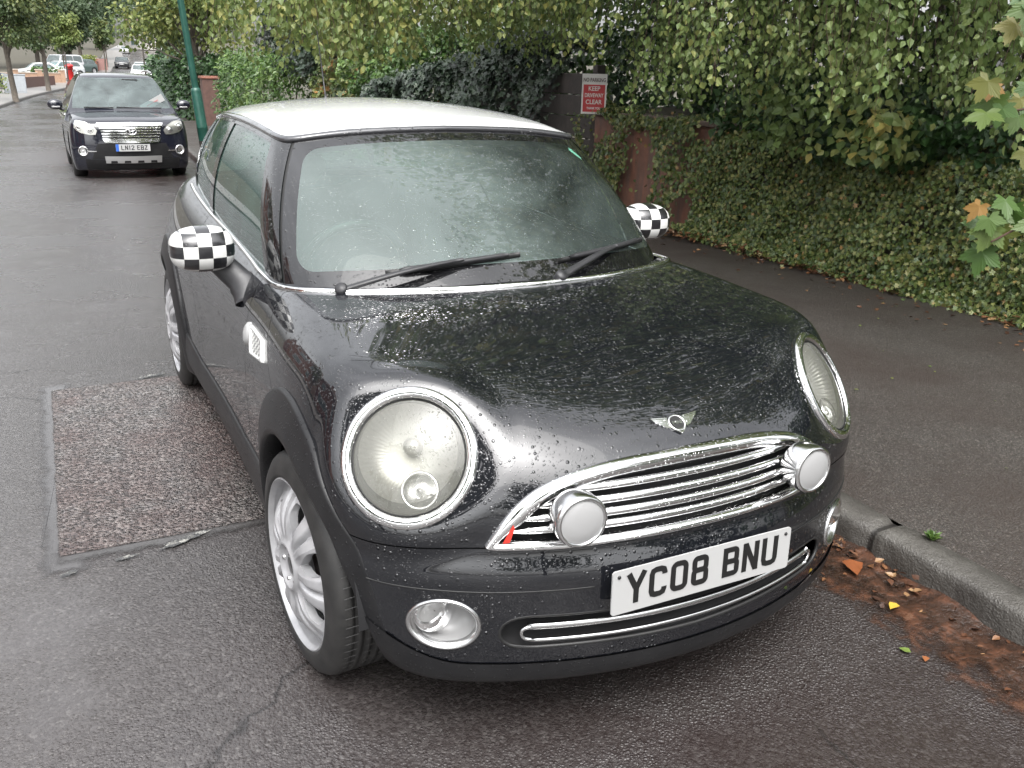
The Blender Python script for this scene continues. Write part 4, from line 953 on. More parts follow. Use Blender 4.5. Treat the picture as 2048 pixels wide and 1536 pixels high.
# ---- wipers on the glass
def onG(s_, t_, sg):
    a = np.clip(abs(s_), 0, 89.0); i = int(a); f = a-i; r = t_*(nt_-1); k = int(min(r, nt_-2)); g = r-k
    p = (GG[k, i]*(1-f)+GG[k, i+1]*f)*(1-g)+(GG[k+1, i]*(1-f)+GG[k+1, i+1]*f)*g; n = GN[k, i]
    s = 1 if s_ >= 0 else -1
    return p*[s, 1, 1], n*[s, 1, 1]
def wiper(piv, arm, b0, b1):
    w = bpy.data.objects.new('wiper', None); COL.objects.link(w); w.parent = car; w.empty_display_size = .05
    p0, n0_ = onG(*piv, 1); p0 = p0+n0_*.012+np.array([0, -.030, .002])
    P = []; 
    for f in np.linspace(0, 1, 12):
        a = np.array(piv)*(1-f)+np.array(arm)*f; q, n = onG(a[0], max(a[1], .0), 1); P.append(q+n*(.020+.016*math.sin(math.pi*f))+np.array([0, -.030, .002])*(1-f)**2)
    MB().tube(P, np.linspace(.017, .009, 12), 8, flat=.55).build('wiper_arm', M_plastic, w)
    MB().lathe([(.019, -.02), (.019, .012), (.015, .018), (0, .019)], 20, (basis(n0_), np.array(P[0]))).build('wiper_pivot', M_plastic, w)
    Q = []; H = []
    for f in np.linspace(0, 1, 22):
        a = np.array(b0)*(1-f)+np.array(b1)*f; q, n = onG(a[0], a[1], 1); Q.append(q+n*.006); H.append(q+n*.014)
    MB().tube(Q, .005, 6, flat=1.8).build('wiper_blade', M_rubber, w)
    MB().tube(H[2:-2], np.r_[.004, np.full(16, .0085), .004], 6).build('wiper_bridge', M_plastic, w)
wiper((-66, .0), (-22, .115), (-50, .080), (1.5, .135))
wiper((11, .0), (47, .12), (16, .085), (72, .15))
# ---- chequered wing mirrors
def _cheq():
    nt = NT('chequered_cap'); v = nt.n('ShaderNodeMapping', {'Vector': nt.obj(), 'Scale': (1/.086, 0, 1/.076), 'Location': (.25, .3, .24)}, vector_type='POINT').outputs[0]
    c = nt.n('ShaderNodeTexChecker', {'Vector': v, 'Scale': 2.0, 'Color1': (.60, .60, .585, 1), 'Color2': (.008, .008, .010, 1)}).outputs[0]
    nt.set(Base_Color=c, Roughness=.35, Coat_Weight=1.0, Coat_Roughness=.03); wet_bump(nt, ('Coat Normal',), .8, .4); return nt.m
M_cheq = _cheq()
for s in (1, -1):
    mr = bpy.data.objects.new('wing_mirror', None); COL.objects.link(mr); mr.parent = car; mr.location = (s*.856, 1.572, .982); mr.empty_display_size = .05
    u = np.linspace(-np.pi/2, np.pi/2, 40); t = np.linspace(0, 2*np.pi, 60, endpoint=False)
    sg = lambda a, e: np.sign(a)*np.abs(a)**e
    U, T = np.meshgrid(u, t, indexing='ij')
    X = .100*sg(np.sin(U), .92); rr = sg(np.cos(U), .62)
    Y = np.where(np.cos(T) > 0, .045, .090)*rr*sg(np.cos(T), .75); Z = .073*rr*sg(np.sin(T), .85)
    Z = Z*(1-.05*X/.12*1); Pm = np.stack([X*s, -(-Y), Z], -1)
    Pm[..., 1] = -np.where(np.cos(T) > 0, -.045, .090)*rr*np.abs(sg(np.cos(T), .75))
    Pm[..., 1] -= .10*np.abs(X)**2
    MB().grid(Pm, closev=True, flip=(s < 0)).build('mirror_cap', M_cheq, mr)
    A = [np.array([-s*.045, .020, -.040]), np.array([-s*.085, -.01, -.085]), np.array([-s*.125, -.045, -.135]), np.array([-s*.132, -.075, -.175])]
    MB().tube(curve3(A, 16), np.interp(np.linspace(0, 1, 16), [0, .55, .6, 1], [.040, .043, .050, .054]), 14, flat=.62, upv=(0, 1, 0)).build('mirror_arm', M_plastic, mr)
    MB().grid(np.stack([np.stack([s*.10*np.cos(t)*k, 0*t+.046, .065*np.sin(t)*k], 1) for k in (1., .01)]), closev=True).build('mirror_glass', M_chrome2, mr)
# ---- side scuttles with repeater lamp
M_cheq2 = NT('scuttle_chequer'); _v = M_cheq2.n('ShaderNodeMapping', {'Vector': M_cheq2.obj(), 'Scale': (0, 1/.030, 1/.022)}).outputs[0]
M_cheq2.set(Base_Color=M_cheq2.n('ShaderNodeTexChecker', {'Vector': _v, 'Scale': 2.0, 'Color1': (.75, .75, .72, 1), 'Color2': (.10, .10, .10, 1)}).outputs[0], Roughness=.3, Coat_Weight=.6); M_cheq2 = M_cheq2.m
M_wplas = simple('white_scuttle_frame', (.55, .55, .54), .3)
for s in (1, -1):
    sc_ = bpy.data.objects.new('side_scuttle', None); COL.objects.link(sc_); sc_.parent = car; sc_.empty_display_size = .05
    Q = np.array([(1.262, .797), (1.075, .800), (1.028, .752), (1.205, .727)])
    def quad(k, off, n=8):
        c = Q.mean(0); q = c+(Q-c)*k; u = np.linspace(0, 1, n)
        g = (q[0][None, None]*(1-u)[:, None, None]+q[1]*u[:, None, None])*(1-u)[None, :, None]+(q[3]*(1-u)[:, None, None]+q[2]*u[:, None, None])*u[None, :, None]
        p = S.side(g[..., 0], g[..., 1], s); return p+S.normal(p)*off
    def ringq(k, off): g = quad(k, off); return np.concatenate([g[:, 0], g[-1, 1:], g[::-1][1:, -1], g[0, ::-1][1:-1]])
    MB().grid(np.stack([ringq(1.06, 0), ringq(1.04, .009), ringq(.86, .010), ringq(.82, .004)]), closev=True, flip=(s < 0)).build('scuttle_frame', M_wplas, sc_)
    MB().grid(quad(.86, .005)).build('scuttle_grille', M_cheq2, sc_)
    p = S.side(np.array([1.287]), np.array([.765]), s)[0]; n = S.normal(p[None])[0]
    MB().lathe([(.037, -.002), (.035, .008), (.022, .015), (0, .018)], 28, (basis(n), p)).build('repeater_lens', M_amber, sc_)
# ---- wheels
_rimmb = make_rim_mesh()
for (xx, yy, s, st) in ((XW, YF, 1, .076), (-XW, YF, -1, .076), (XW, YR, 1, 0), (-XW, YR, -1, 0)):
    make_wheel(car, (xx, yy, ZW), s, st, rimmb=_rimmb)
# ---- cabin
tub = MB(); yy = [.95, 1.25, 1.5, 2.5, 3.0, 3.4]
g = np.stack([np.stack([np.array([-.64, y, .90]), np.array([-.66, y, .6]), np.array([-.6, y, .32 if y < 2.6 else .6]), np.array([.6, y, .32 if y < 2.6 else .6]), np.array([.66, y, .6]), np.array([.64, y, .90])]) for y in yy])
tub.grid(g); tub.build('cabin_tub', M_interior, car)
mb = MB(); pr = [(1.02, .80), (1.02, .905), (1.15, .925), (1.35, .915), (1.47, .88), (1.50, .80), (1.46, .60)]
mb.grid(np.stack([np.array([[x, y-.12*abs(x)*0+.10*x*x*2, z-.02*abs(x)] for y, z in pr]) for x in np.linspace(-.62, .62, 24)])); mb.build('dashboard', M_interior, car)
MB().tube([np.array([-.34+.185*math.cos(a), 1.62-.06*math.sin(a), .86+.175*math.sin(a)]) for a in np.linspace(0, 2*math.pi, 40)[:-1]], .016, 8, closed=True, upv=(0, 1, .3)).build('steering_wheel', M_rubber, car)
for s in (1, -1):
    st = bpy.data.objects.new('front_seat', None); COL.objects.link(st); st.parent = car; st.empty_display_size = .05
    pr = [(1.72, .44), (1.70, .52), (1.85, .56), (2.08, .52), (2.16, .60), (2.28, .90), (2.32, 1.05), (2.38, 1.06), (2.40, 1.0), (2.30, .7), (2.22, .44)]
    xs = np.linspace(-1, 1, 14); g = np.stack([np.array([[s*.35+.235*x, y+.02*abs(x)**3, z+.03*abs(x)**4] for y, z in pr]) for x in xs]); MB().grid(g).build('seat_body', M_seat, st)
    MB().grid(np.stack([np.stack([s*.35+.12*np.cos(np.linspace(0, 2*np.pi, 24, endpoint=False))*k, 2.36+.0*np.linspace(0, 1, 24)+dy, 1.15+.075*np.sin(np.linspace(0, 2*np.pi, 24, endpoint=False))*k], 1) for k, dy in ((.01, -.05), (.8, -.05), (1, -.03), (1, .03), (.8, .05), (.01, .05))]), closev=True).build('headrest', M_seat, st)
pr = [(2.75, .5), (2.72, .60), (3.0, .56), (3.08, .70), (3.2, 1.0), (3.26, 1.0)]
MB().grid(np.stack([np.array([[x, y, z] for y, z in pr]) for x in np.linspace(-.58, .58, 10)])).build('rear_bench', M_seat, car)
MB().grid(np.stack([np.stack([.12*np.cos(np.linspace(0, 2*np.pi, 24, endpoint=False))*k, np.full(24, 1.80+dy), 1.255+.035*np.sin(np.linspace(0, 2*np.pi, 24, endpoint=False))*k], 1) for k, dy in ((.01, -.03), (.8, -.03), (1, 0), (1, .02), (.01, .025))]), closev=True).build('interior_mirror', M_plastic, car)
hl_ = np.stack([(Rq*[1, 1, 1])*.97+[0, .05, -.01], Rq*.6+np.array([0, 2.3, 1.33])*.4, Rq*0+np.array([0, 2.3, 1.36])]); hl_ = np.concatenate([hl_, (hl_*[-1, 1, 1])[:, ::-1]], 1); MB().grid(hl_).build('headlining', simple('headlining_cloth', (.20, .20, .195), .9), car)
# tax/parking sticker in the corner of the windscreen
q = [onG(a, b, 1) for a, b in ((76.5, .86), (79.5, .895), (81, .80), (79.5, .775))]; MB().add([p-n*.004 for p, n in q], [[0, 1, 2, 3]]).build('windscreen_sticker', simple('pale_sticker', (.45, .72, .62), .5), wsn)
# ================================================================== foliage
def leaf_mat(name, stops, rough=.45, trans=.25):
    nt = NT(name); a = nt.n('ShaderNodeAttribute', attribute_name='rnd'); c = nt.ramp(a.outputs['Fac'], stops)
    nt.set(Base_Color=c, Roughness=rough); nt.b.inputs['Specular IOR Level'].default_value = .5
    if trans:
        tl = nt.n('ShaderNodeBsdfTranslucent', {'Color': c}); m = nt.n('ShaderNodeMixShader', {0: trans, 1: nt.b.outputs[0], 2: tl.outputs[0]}); nt.t.links.new(m.outputs[0], nt.out.inputs[0])
    return nt.m
T_OVATE = (np.array([(0, 0, 0), (.36, .30, .07), (.26, .62, .05), (0, 1, -.04), (-.26, .62, .05), (-.36, .30, .07), (0, .45, -.03)]), [[0, 1, 6], [1, 2, 6], [2, 3, 6], [3, 4, 6], [4, 5, 6], [5, 0, 6]])
T_RHOMB = (np.array([(0, 0, 0), (.38, .42, .08), (0, 1, 0), (-.38, .42, .08)]), [[0, 1, 2], [0, 2, 3]])
T_LANCE = (np.array([(0, 0, 0), (.20, .45, .05), (0, 1, -.05), (-.20, .45, .05)]), [[0, 1, 2], [0, 2, 3]])
T_IVY = (np.array([(0, 0, .0), (.42, -.02, .04), (.26, .38, .05), (.50, .52, .02), (.14, .66, .03), (0, 1, -.03), (-.14, .66, .03), (-.50, .52, .02), (-.26, .38, .05), (-.42, -.02, .04), (0, .35, .0)]), [[0, 1, 10], [1, 2, 10], [2, 3, 10], [3, 4, 10], [4, 5, 10], [5, 6, 10], [6, 7, 10], [7, 8, 10], [8, 9, 10], [9, 0, 10]])
def leaves(P, tipdir, facing, size, tmpl, rg, jitter=.5, rnd=None):
    """P (n,3) leaf bases; tipdir, facing (n,3) or (3,); returns V,F,rnd"""
    n = len(P); tip = np.broadcast_to(tipdir, (n, 3))+rg.normal(0, jitter, (n, 3)); tip /= np.linalg.norm(tip, axis=1)[:, None]
    fc = np.broadcast_to(facing, (n, 3))+rg.normal(0, jitter, (n, 3)); x = np.cross(tip, fc); x /= np.linalg.norm(x, axis=1)[:, None]+1e-9; z = np.cross(x, tip)
    s = np.broadcast_to(size, (n,))*rg.uniform(.65, 1.2, n); T = tmpl[0]; k = len(T)
    V = P[:, None]+s[:, None, None]*(T[None, :, 0:1]*x[:, None]+T[None, :, 1:2]*tip[:, None]+T[None, :, 2:3]*z[:, None])
    F = np.array(tmpl[1])[None]+(np.arange(n)*k)[:, None, None]
    r = rg.random(n) if rnd is None else np.clip(rnd, 0, 1)
    return V.reshape(-1, 3), F.reshape(-1, F.shape[-1]), np.repeat(r, k)
def leaf_obj(name, parts_, mat, parent=None, smooth=False):
    V = np.concatenate([p[0] for p in parts_]); F = []; o = 0
    for p in parts_: F.append(p[1]+o); o += len(p[0])
    me = mesh_from(name, V, F, mat, smooth=smooth); a = me.attributes.new('rnd', 'FLOAT', 'POINT'); a.data.foreach_set('value', np.concatenate([p[2] for p in parts_]).astype(np.float32))
    return link(name, me, parent)
M_birch = leaf_mat('birch_leaves', [(0, (0.077, 0.116, 0.031)), (.35, (0.118, 0.178, 0.051)), (.7, (0.174, 0.224, 0.072)), (.9, (0.264, 0.279, 0.089)), (1, (0.362, 0.310, 0.089))], .45, .35)
M_birch_y = leaf_mat('yellowing_birch_leaves', [(0, (0.093, 0.138, 0.040)), (.5, (0.149, 0.198, 0.057)), (.85, (0.221, 0.252, 0.079)), (1, (0.309, 0.300, 0.086))], .45, .4)
M_ivy = leaf_mat('ivy_leaves', [(0, (0.034, 0.061, 0.018)), (.4, (0.073, 0.111, 0.027)), (.75, (0.134, 0.162, 0.042)), (.965, (0.210, 0.203, 0.069)), (1, (0.305, 0.162, 0.058))], .4, .12)
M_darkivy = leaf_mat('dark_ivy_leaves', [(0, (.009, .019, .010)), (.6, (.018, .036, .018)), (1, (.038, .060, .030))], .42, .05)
M_hedge = leaf_mat('hedge_leaves', [(0, (0.030, 0.068, 0.015)), (.5, (0.063, 0.127, 0.026)), (1, (0.128, 0.195, 0.048))], .38, .2)
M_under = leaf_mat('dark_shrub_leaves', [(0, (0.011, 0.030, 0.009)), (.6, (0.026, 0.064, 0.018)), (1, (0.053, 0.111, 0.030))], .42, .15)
M_maple = leaf_mat('maple_leaves', [(0, (.050, .11, .02)), (.6, (.10, .15, .03)), (.85, (.20, .18, .04)), (1, (.27, .14, .035))], .45, .4)
M_litter = leaf_mat('leaf_litter', [(0, (.035, .016, .010)), (.5, (.085, .036, .018)), (.8, (.15, .070, .032)), (1, (.24, .15, .075))], .4, .0)
M_street = leaf_mat('street_tree_leaves', [(0, (.022, .045, .014)), (.5, (.050, .080, .024)), (.85, (.10, .12, .035)), (1, (.17, .15, .045))], .5, .25)
M_far = leaf_mat('far_tree_leaves', [(0, (.030, .055, .025)), (.6, (.060, .095, .042)), (1, (.11, .14, .06))], .6, .2)
M_bark = simple('bark', (.085, .072, .058), .85, 0, (40, .8, .01), .4)
def _bb():
    nt = NT('birch_bark'); n = nt.noise(5, 5, .6, nt.n('ShaderNodeMapping', {'Vector': nt.obj(), 'Scale': (3, 3, 9)}).outputs[0]); nt.set(Base_Color=nt.ramp(n, [(.42, (.03, .028, .026)), (.55, (.42, .40, .37))]), Roughness=.7); return nt.m
M_birchbark = _bb()
M_twig = simple('twig', (.055, .03, .02), .6)
DN = np.array([0, 0, -1.])
def limb(mb, a, b, r0, r1, rg, wob=.1, n=9, seg=8):
    a = np.array(a, float); b = np.array(b, float); L_ = np.linalg.norm(b-a); f = np.linspace(0, 1, seg)[:, None]
    P = a*(1-f)+b*f+np.cumsum(rg.normal(0, wob*L_/seg, (seg, 3)), 0)*np.sin(f*np.pi*.8); mb.tube(P, np.linspace(r0, r1, seg), n); return P
def tree(name, label, loc, H, trunk_h, rad, mat, bark, n, size, rg, group=None, clumps=26, squash=.8, tmpl=T_RHOMB, lean=(0, 0), r0=.12, zlow=None, catname='tree'):
    t = thing(name, label, catname, loc, 0, group); mb = MB(); top = np.array([lean[0], lean[1], H*.72])
    tr = limb(mb, (0, 0, -.05), top, r0, r0*.35, rg, .05, 9, 10)
    cz = (trunk_h+H)/2; hz = (H-trunk_h)/2; C_ = []
    for k in range(clumps):
        u = rg.normal(0, 1, 3); u /= np.linalg.norm(u); q = u*rg.uniform(.35, .95)*np.array([rad, rad, hz]); c = np.array([lean[0]*.7, lean[1]*.7, cz])+q; C_.append(c)
        if k % 2 == 0: b0 = tr[min(9, max(3, int(10*c[2]/H*.75)))]; limb(mb, b0, c, r0*.28, r0*.06, rg, .12, 6, 6)
    mb.build('trunk', bark, t)
    ci = rg.integers(0, clumps, n); C_ = np.array(C_); sz = rg.uniform(.28, .5, clumps)*rad
    d = rg.normal(0, 1, (n, 3)); d /= np.linalg.norm(d, axis=1)[:, None]; rr = rg.random(n)**.45
    P = C_[ci]+d*(rr*sz[ci])[:, None]*np.array([1, 1, squash]); base = rg.random(clumps)
    leaf_obj('crown', [leaves(P, DN*.5+d*.5, d+[0, 0, .6], size, tmpl, rg, .5, base[ci]*.6+rg.random(n)*.4)], mat, t)
    return t
g1 = np.random.default_rng(11)
# ---- retaining wall under the ivy
def _wall():
    nt = NT('stained_red_wall'); n1 = nt.noise(5, 6, .65); n2 = nt.noise(1.8, 3); sp = nt.n('ShaderNodeMapping', {'Vector': nt.obj(), 'Scale': (9, 9, 1.2)}).outputs[0]; st_ = nt.noise(1.2, 4, .6, sp)
    nt.set(Base_Color=nt.mix(nt.maprange(st_, .4, .65, 0, .7), nt.ramp(n1, [(.3, (.17, .080, .055)), (.7, (.31, .14, .095))]), (.11, .085, .075)), Roughness=.6); nt.bump(n1, .5, .01); return nt.m
M_wall = _wall()
wl = thing('retaining_wall', 'low stained red retaining wall half covered by ivy below the sign', 'wall', (4.3, 0, 0))
mb = MB(); mb.box((.12, 6.3, .54), (.22, 2.6, 1.08)); mb.build('wall_face', M_wall, wl, smooth=False, bevel=.01)
mb = MB(); mb.box((.11, 6.3, 1.105), (.28, 2.62, .05)); mb.build('coping', simple('coping_slab', (.12, .085, .07), .6, 0, (25, .5, .01), .3), wl, smooth=False, bevel=.008)
# earth bank on top
gyb = np.linspace(-2.1, 7.5, 40); tag(MB().grid(np.stack([np.stack([np.full(40, x), gyb, np.full(40, z)+.06*np.sin(gyb*3+x)], 1) for x, z in ((4.5, 1.0), (4.9, 1.12), (6, 1.2), (9, 1.3), (14, 1.3))])).build('bank', M_earth), None, None, None, 'structure')
# ---- ivy over wall and bank
def ivy_sheet(n, yr, dens, prof, rg):
    y = rg.uniform(*yr, n*2); s = rg.random(n*2); keep = rg.random(n*2) < dens(y, s); y = y[keep][:n]; s = s[keep][:n]
    pr = np.array(prof); x = np.interp(s, np.linspace(0, 1, len(pr)), pr[:, 0]); z = np.interp(s, np.linspace(0, 1, len(pr)), pr[:, 1])
    bul = .05*np.sin(y*2.3+s*3)+.04*np.sin(y*5.1-s*7)+.03*np.sin(y*11+s*13); nx = np.where(s < .8, -1., -.4); nz = np.where(s < .8, .35, 1.)
    x = x+nx*(bul*np.clip(s*4, 0, 1)+rg.exponential(.022, len(y))); z = z+nz*bul*.5
    return np.stack([x, y, z], 1), np.stack([nx, -.15+0*nx, nz], 1), s
near = [(4.00, .125), (4.06, .20), (4.10, .35), (4.13, .55), (4.18, .80), (4.25, 1.0), (4.5, 1.14), (5.0, 1.22)]
P, Nn, s = ivy_sheet(52000, (-1.6, 5.35), lambda y, s: np.where(s < .95, 1, .9), near, g1)
ivp = [leaves(P, np.array([-.25, 0, -1.]), Nn, .035, T_IVY, g1, .45, None)]
wp = [(4.05, .13), (4.17, .2), (4.175, .5), (4.175, .8), (4.17, 1.06), (4.25, 1.16), (4.5, 1.2)]
hole = lambda y, s: np.clip(1.15-1.5*(np.sin(y*4.2+1.0+2*np.sin(s*4))*np.sin(s*5.2+y*1.3+.6) > .08), .05, 1)
P, Nn, s = ivy_sheet(5200, (5.2, 7.75), hole, wp, g1)
ivp.append(leaves(P, np.array([-.2, 0, -1.]), Nn, .046, T_IVY, g1, .45))
tag(leaf_obj('ivy', ivp, M_ivy), 'mat of small-leaved ivy spilling over the low wall onto the pavement', 'ivy', None, 'stuff')
tag(MB().grid(np.stack([np.stack([np.full(60, x+.11), np.linspace(-1.8, 5.4, 60), np.full(60, z)-.03+.02*np.sin(np.linspace(0, 40, 60))], 1) for x, z in near])).build('soil_slope', M_earth), None, None, None, 'structure')
# leaf litter under the ivy and in the gutter
def litter(n, fx, yr, sx_, z, rg, size, zs=.012):
    y = rg.uniform(*yr, n); x = fx(y)+rg.normal(0, sx_, n); P = np.stack([x, y, z+rg.exponential(zs, n)], 1); a = rg.random(n)*6.28
    return leaves(P, np.stack([np.cos(a), np.sin(a), 0*a], 1), np.array([0, 0, 1.]), size, T_OVATE, rg, .25)
tag(leaf_obj('leaf_litter', [litter(2600, lambda y: hedge_x(y)-.03+.04*np.sin(y*3), (-1, 8), .055, PZ+.004, g1, .055), litter(260, lambda y: hedge_x(y)-.25, (-.5, 7), .22, PZ+.003, g1, .04, .003)], M_litter), 'band of fallen brown leaves along the foot of the ivy', 'leaf litter', None, 'stuff')
def _sludge():
    nt = NT('wet_leaf_sludge'); n1 = nt.noise(14, 6, .7); nt.set(Base_Color=nt.ramp(n1, [(.3, (.014, .009, .007)), (.5, (.035, .017, .010)), (.62, (.085, .034, .017)), (.8, (.13, .070, .040))]), Roughness=nt.maprange(n1, .3, .7, .12, .5)); nt.bump(n1, .8, .02)
    sp = nt.n('ShaderNodeSeparateXYZ', {0: nt.obj()}); e = nt.math('ADD', sp.outputs[0], nt.math('MULTIPLY', nt.math('SUBTRACT', nt.noise(7, 6, .7), .5), .45)); tr = nt.n('ShaderNodeBsdfTransparent')
    m = nt.n('ShaderNodeMixShader', {0: nt.maprange(e, .74, .95, 0, .95, True), 1: tr.outputs[0], 2: nt.b.outputs[0]}); nt.t.links.new(m.outputs[0], nt.out.inputs[0]); return nt.m
ys = np.linspace(-.55, .62, 70); ed = .72+.06*np.sin(ys*4)+.035*np.sin(ys*11)+.02*np.sin(ys*29)+.10*np.clip((ys-.1)*-.6, -.2, .4)*0
tag(MB().grid(np.stack([np.stack([ed, ys, np.full(70, .0045)], 1), np.stack([ed*.6+1.05*.4, ys, .008+.004*np.sin(ys*31)], 1), np.stack([np.full(70, 1.0), ys, .016+.008*np.sin(ys*23)], 1), np.stack([np.full(70, 1.065), ys, .028+.010*np.sin(ys*17)], 1)]), flip=True).build('gutter_sludge', _sludge()), 'wet rust-brown leaf sludge lying in the gutter by the kerb', 'leaf sludge', None, 'stuff')
gl = [litter(150, lambda y: 1.03, (-.7, .75), .024, .016, g1, .028, .009), litter(45, lambda y: .92, (-.7, .7), .06, .010, g1, .026, .004)]
tag(leaf_obj('gutter_leaves', gl, M_litter), 'scatter of brown leaf scraps against the kerb face', 'leaf litter', None, 'stuff')
tag(leaf_obj('pavement_leaves', [litter(60, lambda y: g1.uniform(1.4, 3.8, len(y)), (-.5, 7), .1, PZ+.003, g1, .022, .002)], M_birch_y), 'sparse tiny pale leaves dotted over the dark pavement', 'leaf litter', None, 'stuff')
def one_leaf(name, label, loc, size, col, rot, tmpl=T_OVATE):
    V = tmpl[0]*size; c, s_ = math.cos(rot), math.sin(rot); V = V @ np.array([[c, s_, 0], [-s_, c, 0], [0, 0, 1]])
    m = MB().add(V, tmpl[1]); return tag(m.build(name, simple(name+'_colour', col, .35, 0, None, .25), loc=loc), label, 'leaf')
one_leaf('fallen_leaf', 'bright yellow fallen leaf lying flat on the brown gutter sludge', (.915, .16, .016), .045, (.42, .28, .04), 1.9)
one_leaf('fallen_leaf', 'large orange-brown fallen leaf by the kerb near the front wheel', (.965, .40, .030), .095, (.17, .055, .02), 2.6)
one_leaf('fallen_leaf', 'small green fallen leaf on the road in front of the bumper', (.76, -.03, .008), .035, (.12, .17, .04), .4)
one_leaf('fallen_leaf', 'dull orange fallen leaf on the road beside the green leaf', (.785, -.06, .008), .028, (.20, .075, .03), 2.2)
def pebble(loc, r, col, label):
    g = np.random.default_rng(int(loc[0]*-1000)); u = np.linspace(-1.57, 1.57, 8); t = np.linspace(0, 6.28, 12, endpoint=False); U, T = np.meshgrid(u, t, indexing='ij'); k = 1+.15*np.sin(3*T+g.random()*6)*np.cos(U)
    tag(MB().grid(np.stack([r*k*np.cos(U)*np.cos(T), r*.8*k*np.cos(U)*np.sin(T), r*.6*np.sin(U)+r*.4], -1), closev=True).build('pebble', simple('pebble_stone', col, .5, 0, None, .2), loc=loc), label, 'stone')
pebble((-.775, .72, .006), .010, (.33, .14, .07), 'small terracotta pebble on the road left of the front tyre')
# weed at the kerb back
ws_ = []; a = g1.random(60)*6.28; ws_.append(leaves(np.tile([1.185, .275, PZ+.005], (60, 1))+g1.normal(0, .006, (60, 3))*[1, 1, 0], np.stack([np.cos(a)*.8, np.sin(a)*.8, .8+0*a], 1), np.array([0, 0, 1.]), .032, T_LANCE, g1, .25))
tag(leaf_obj('weed', ws_, M_hedge), 'tiny green weed growing in the joint behind the kerb', 'weed')
# ---- weeping birch
bt_ = thing('birch_tree', 'big weeping birch whose leafy strands hang over the pavement and car', 'tree', (5.4, 6.2, 1.1)); O_ = np.array([5.4, 6.2, 1.1])
mb = MB(); trk = limb(mb, (0, 0, -1), (-.3, -.3, 6.5), .19, .08, g1, .03, 12, 14); ends = []
for k in range(16):
    a = g1.random()*6.28; b0 = trk[g1.integers(6, 14)]; e = b0+np.array([math.cos(a)*g1.uniform(2, 4.6), math.sin(a)*g1.uniform(2, 4.6), g1.uniform(.6, 2.6)]); limb(mb, b0, e, .06, .012, g1, .12, 7, 8)
for (ex, ey, ez) in ((1.0, 5.0, 4.4), (-.2, 4.8, 4.6), (2.2, 3.2, 4.0), (3.2, 1.6, 3.8), (3.6, .2, 4.1), (.5, 6.4, 4.8), (2.2, 7.6, 4.5), (4.2, 3.5, 4.5), (5.5, 1, 4.5)):
    limb(mb, trk[g1.integers(6, 11)], np.array([ex, ey, ez])-O_, .07, .02, g1, .08, 7, 9)
mb.build('trunk', M_birchbark, bt_)
def strands(n, region, zlow, ztop, rg, per=.018):
    xy = region(n, rg); LP = []; tw = MB()
    for (x, y) in xy:
        zb = zlow(x, y)+abs(rg.normal(0, .16)); zt = rg.uniform(*ztop); L_ = zt-zb
        if L_ < .2: continue
        m = max(4, int(L_/.12)); f = np.linspace(0, 1, m); dr = rg.normal(0, .10, 2); cu = rg.normal(0, .10, 2)
        P = np.stack([x+dr[0]*f+cu[0]*np.sin(f*3), y+dr[1]*f+cu[1]*np.sin(f*3), zt-L_*f], 1)+rg.normal(0, .008, (m, 3))
        tw.tube(P, np.linspace(.004, .0012, m), 4, cap=False)
        k = int(L_/per); u = rg.random(k); Q = np.stack([np.interp(u, f, P[:, j]) for j in range(3)], 1)+rg.normal(0, .035, (k, 3)); LP.append(Q)
    return np.concatenate(LP), tw
def regR(n, rg): 
    y = rg.uniform(.9, 8.2, n); x = 2.35+.0*y+rg.random(n)**.8*2.6; x = np.where(y > 5.5, x-.3, x); return np.stack([x, y], 1)
def regL(n, rg):
    # overhang above and behind the car: an arc of strands about 6 m from the trunk
    y = rg.uniform(4.6, 8.2, n); xm = -1.255+math.tan(R_(8.9))*(y+1.43)+.14; x = xm+rg.random(n)*(2.75-xm); return np.stack([x, y], 1)
_gap = lambda x, y: .30*(21.3 < math.degrees(math.atan2(x+1.255, y+1.43)) < 30.3)
zlR = lambda x, y: 1.36+_gap(x, y)+(.75 if 30.2 < math.degrees(math.atan2(x+1.255, y+1.43)) < 34.2 else 0)+.10*math.sin(x*3.1+y*1.7)+.08*math.sin(y*4.3)
zlL = lambda x, y: 1.56+_gap(x, y)+.05*math.sin(x*7)+.05*math.sin(y*5)-.10*math.exp(-((x+.05)/.15)**2)+.03*(y-5)
PR, twR = strands(430, regR, zlR, (2.5, 3.4), g1); PL, twL = strands(230, regL, zlL, (2.5, 3.4), g1)
twR.build('twigs', M_twig, bt_); bt_.children[-1].location = -O_
twL.build('twigs', M_twig, bt_); bt_.children[-1].location = -O_
def noise3(P): return .5+.25*(np.sin(P[:, 0]*2.1+P[:, 2]*1.3)+np.sin(P[:, 1]*2.7-P[:, 2]*2.2+P[:, 0]))
lr = leaves(PR, DN, np.array([-.6, -.6, .3]), .046, T_OVATE, g1, .45, noise3(PR)*.45+g1.random(len(PR))*.5)
o = leaf_obj('crown', [lr], M_birch, bt_); o.location = -O_
ll = leaves(PL, DN, np.array([-.3, -.8, .3]), .052, T_OVATE, g1, .45); o = leaf_obj('yellowing_strands', [ll], M_birch_y, bt_); o.location = -O_; o['label'] = 'yellowish hanging strands'
nU = 95000; Pu = np.stack([g1.uniform(1.2, 11.2, nU), g1.uniform(-2, 12, nU), 3.2+g1.gamma(2.4, 1.0, nU)], 1); w_ = np.hypot((Pu[:, 0]-6.3)/4.9, (Pu[:, 1]-5)/6.8); Pu = Pu[(w_ < 1) & (np.sin(Pu[:, 0]*1.7+Pu[:, 1]*.9)+np.sin(Pu[:, 1]*1.9-Pu[:, 0]*.6)+.6*np.sin(Pu[:, 2]*2.3+Pu[:, 0])+g1.normal(0, .25, nU) > -.75)]
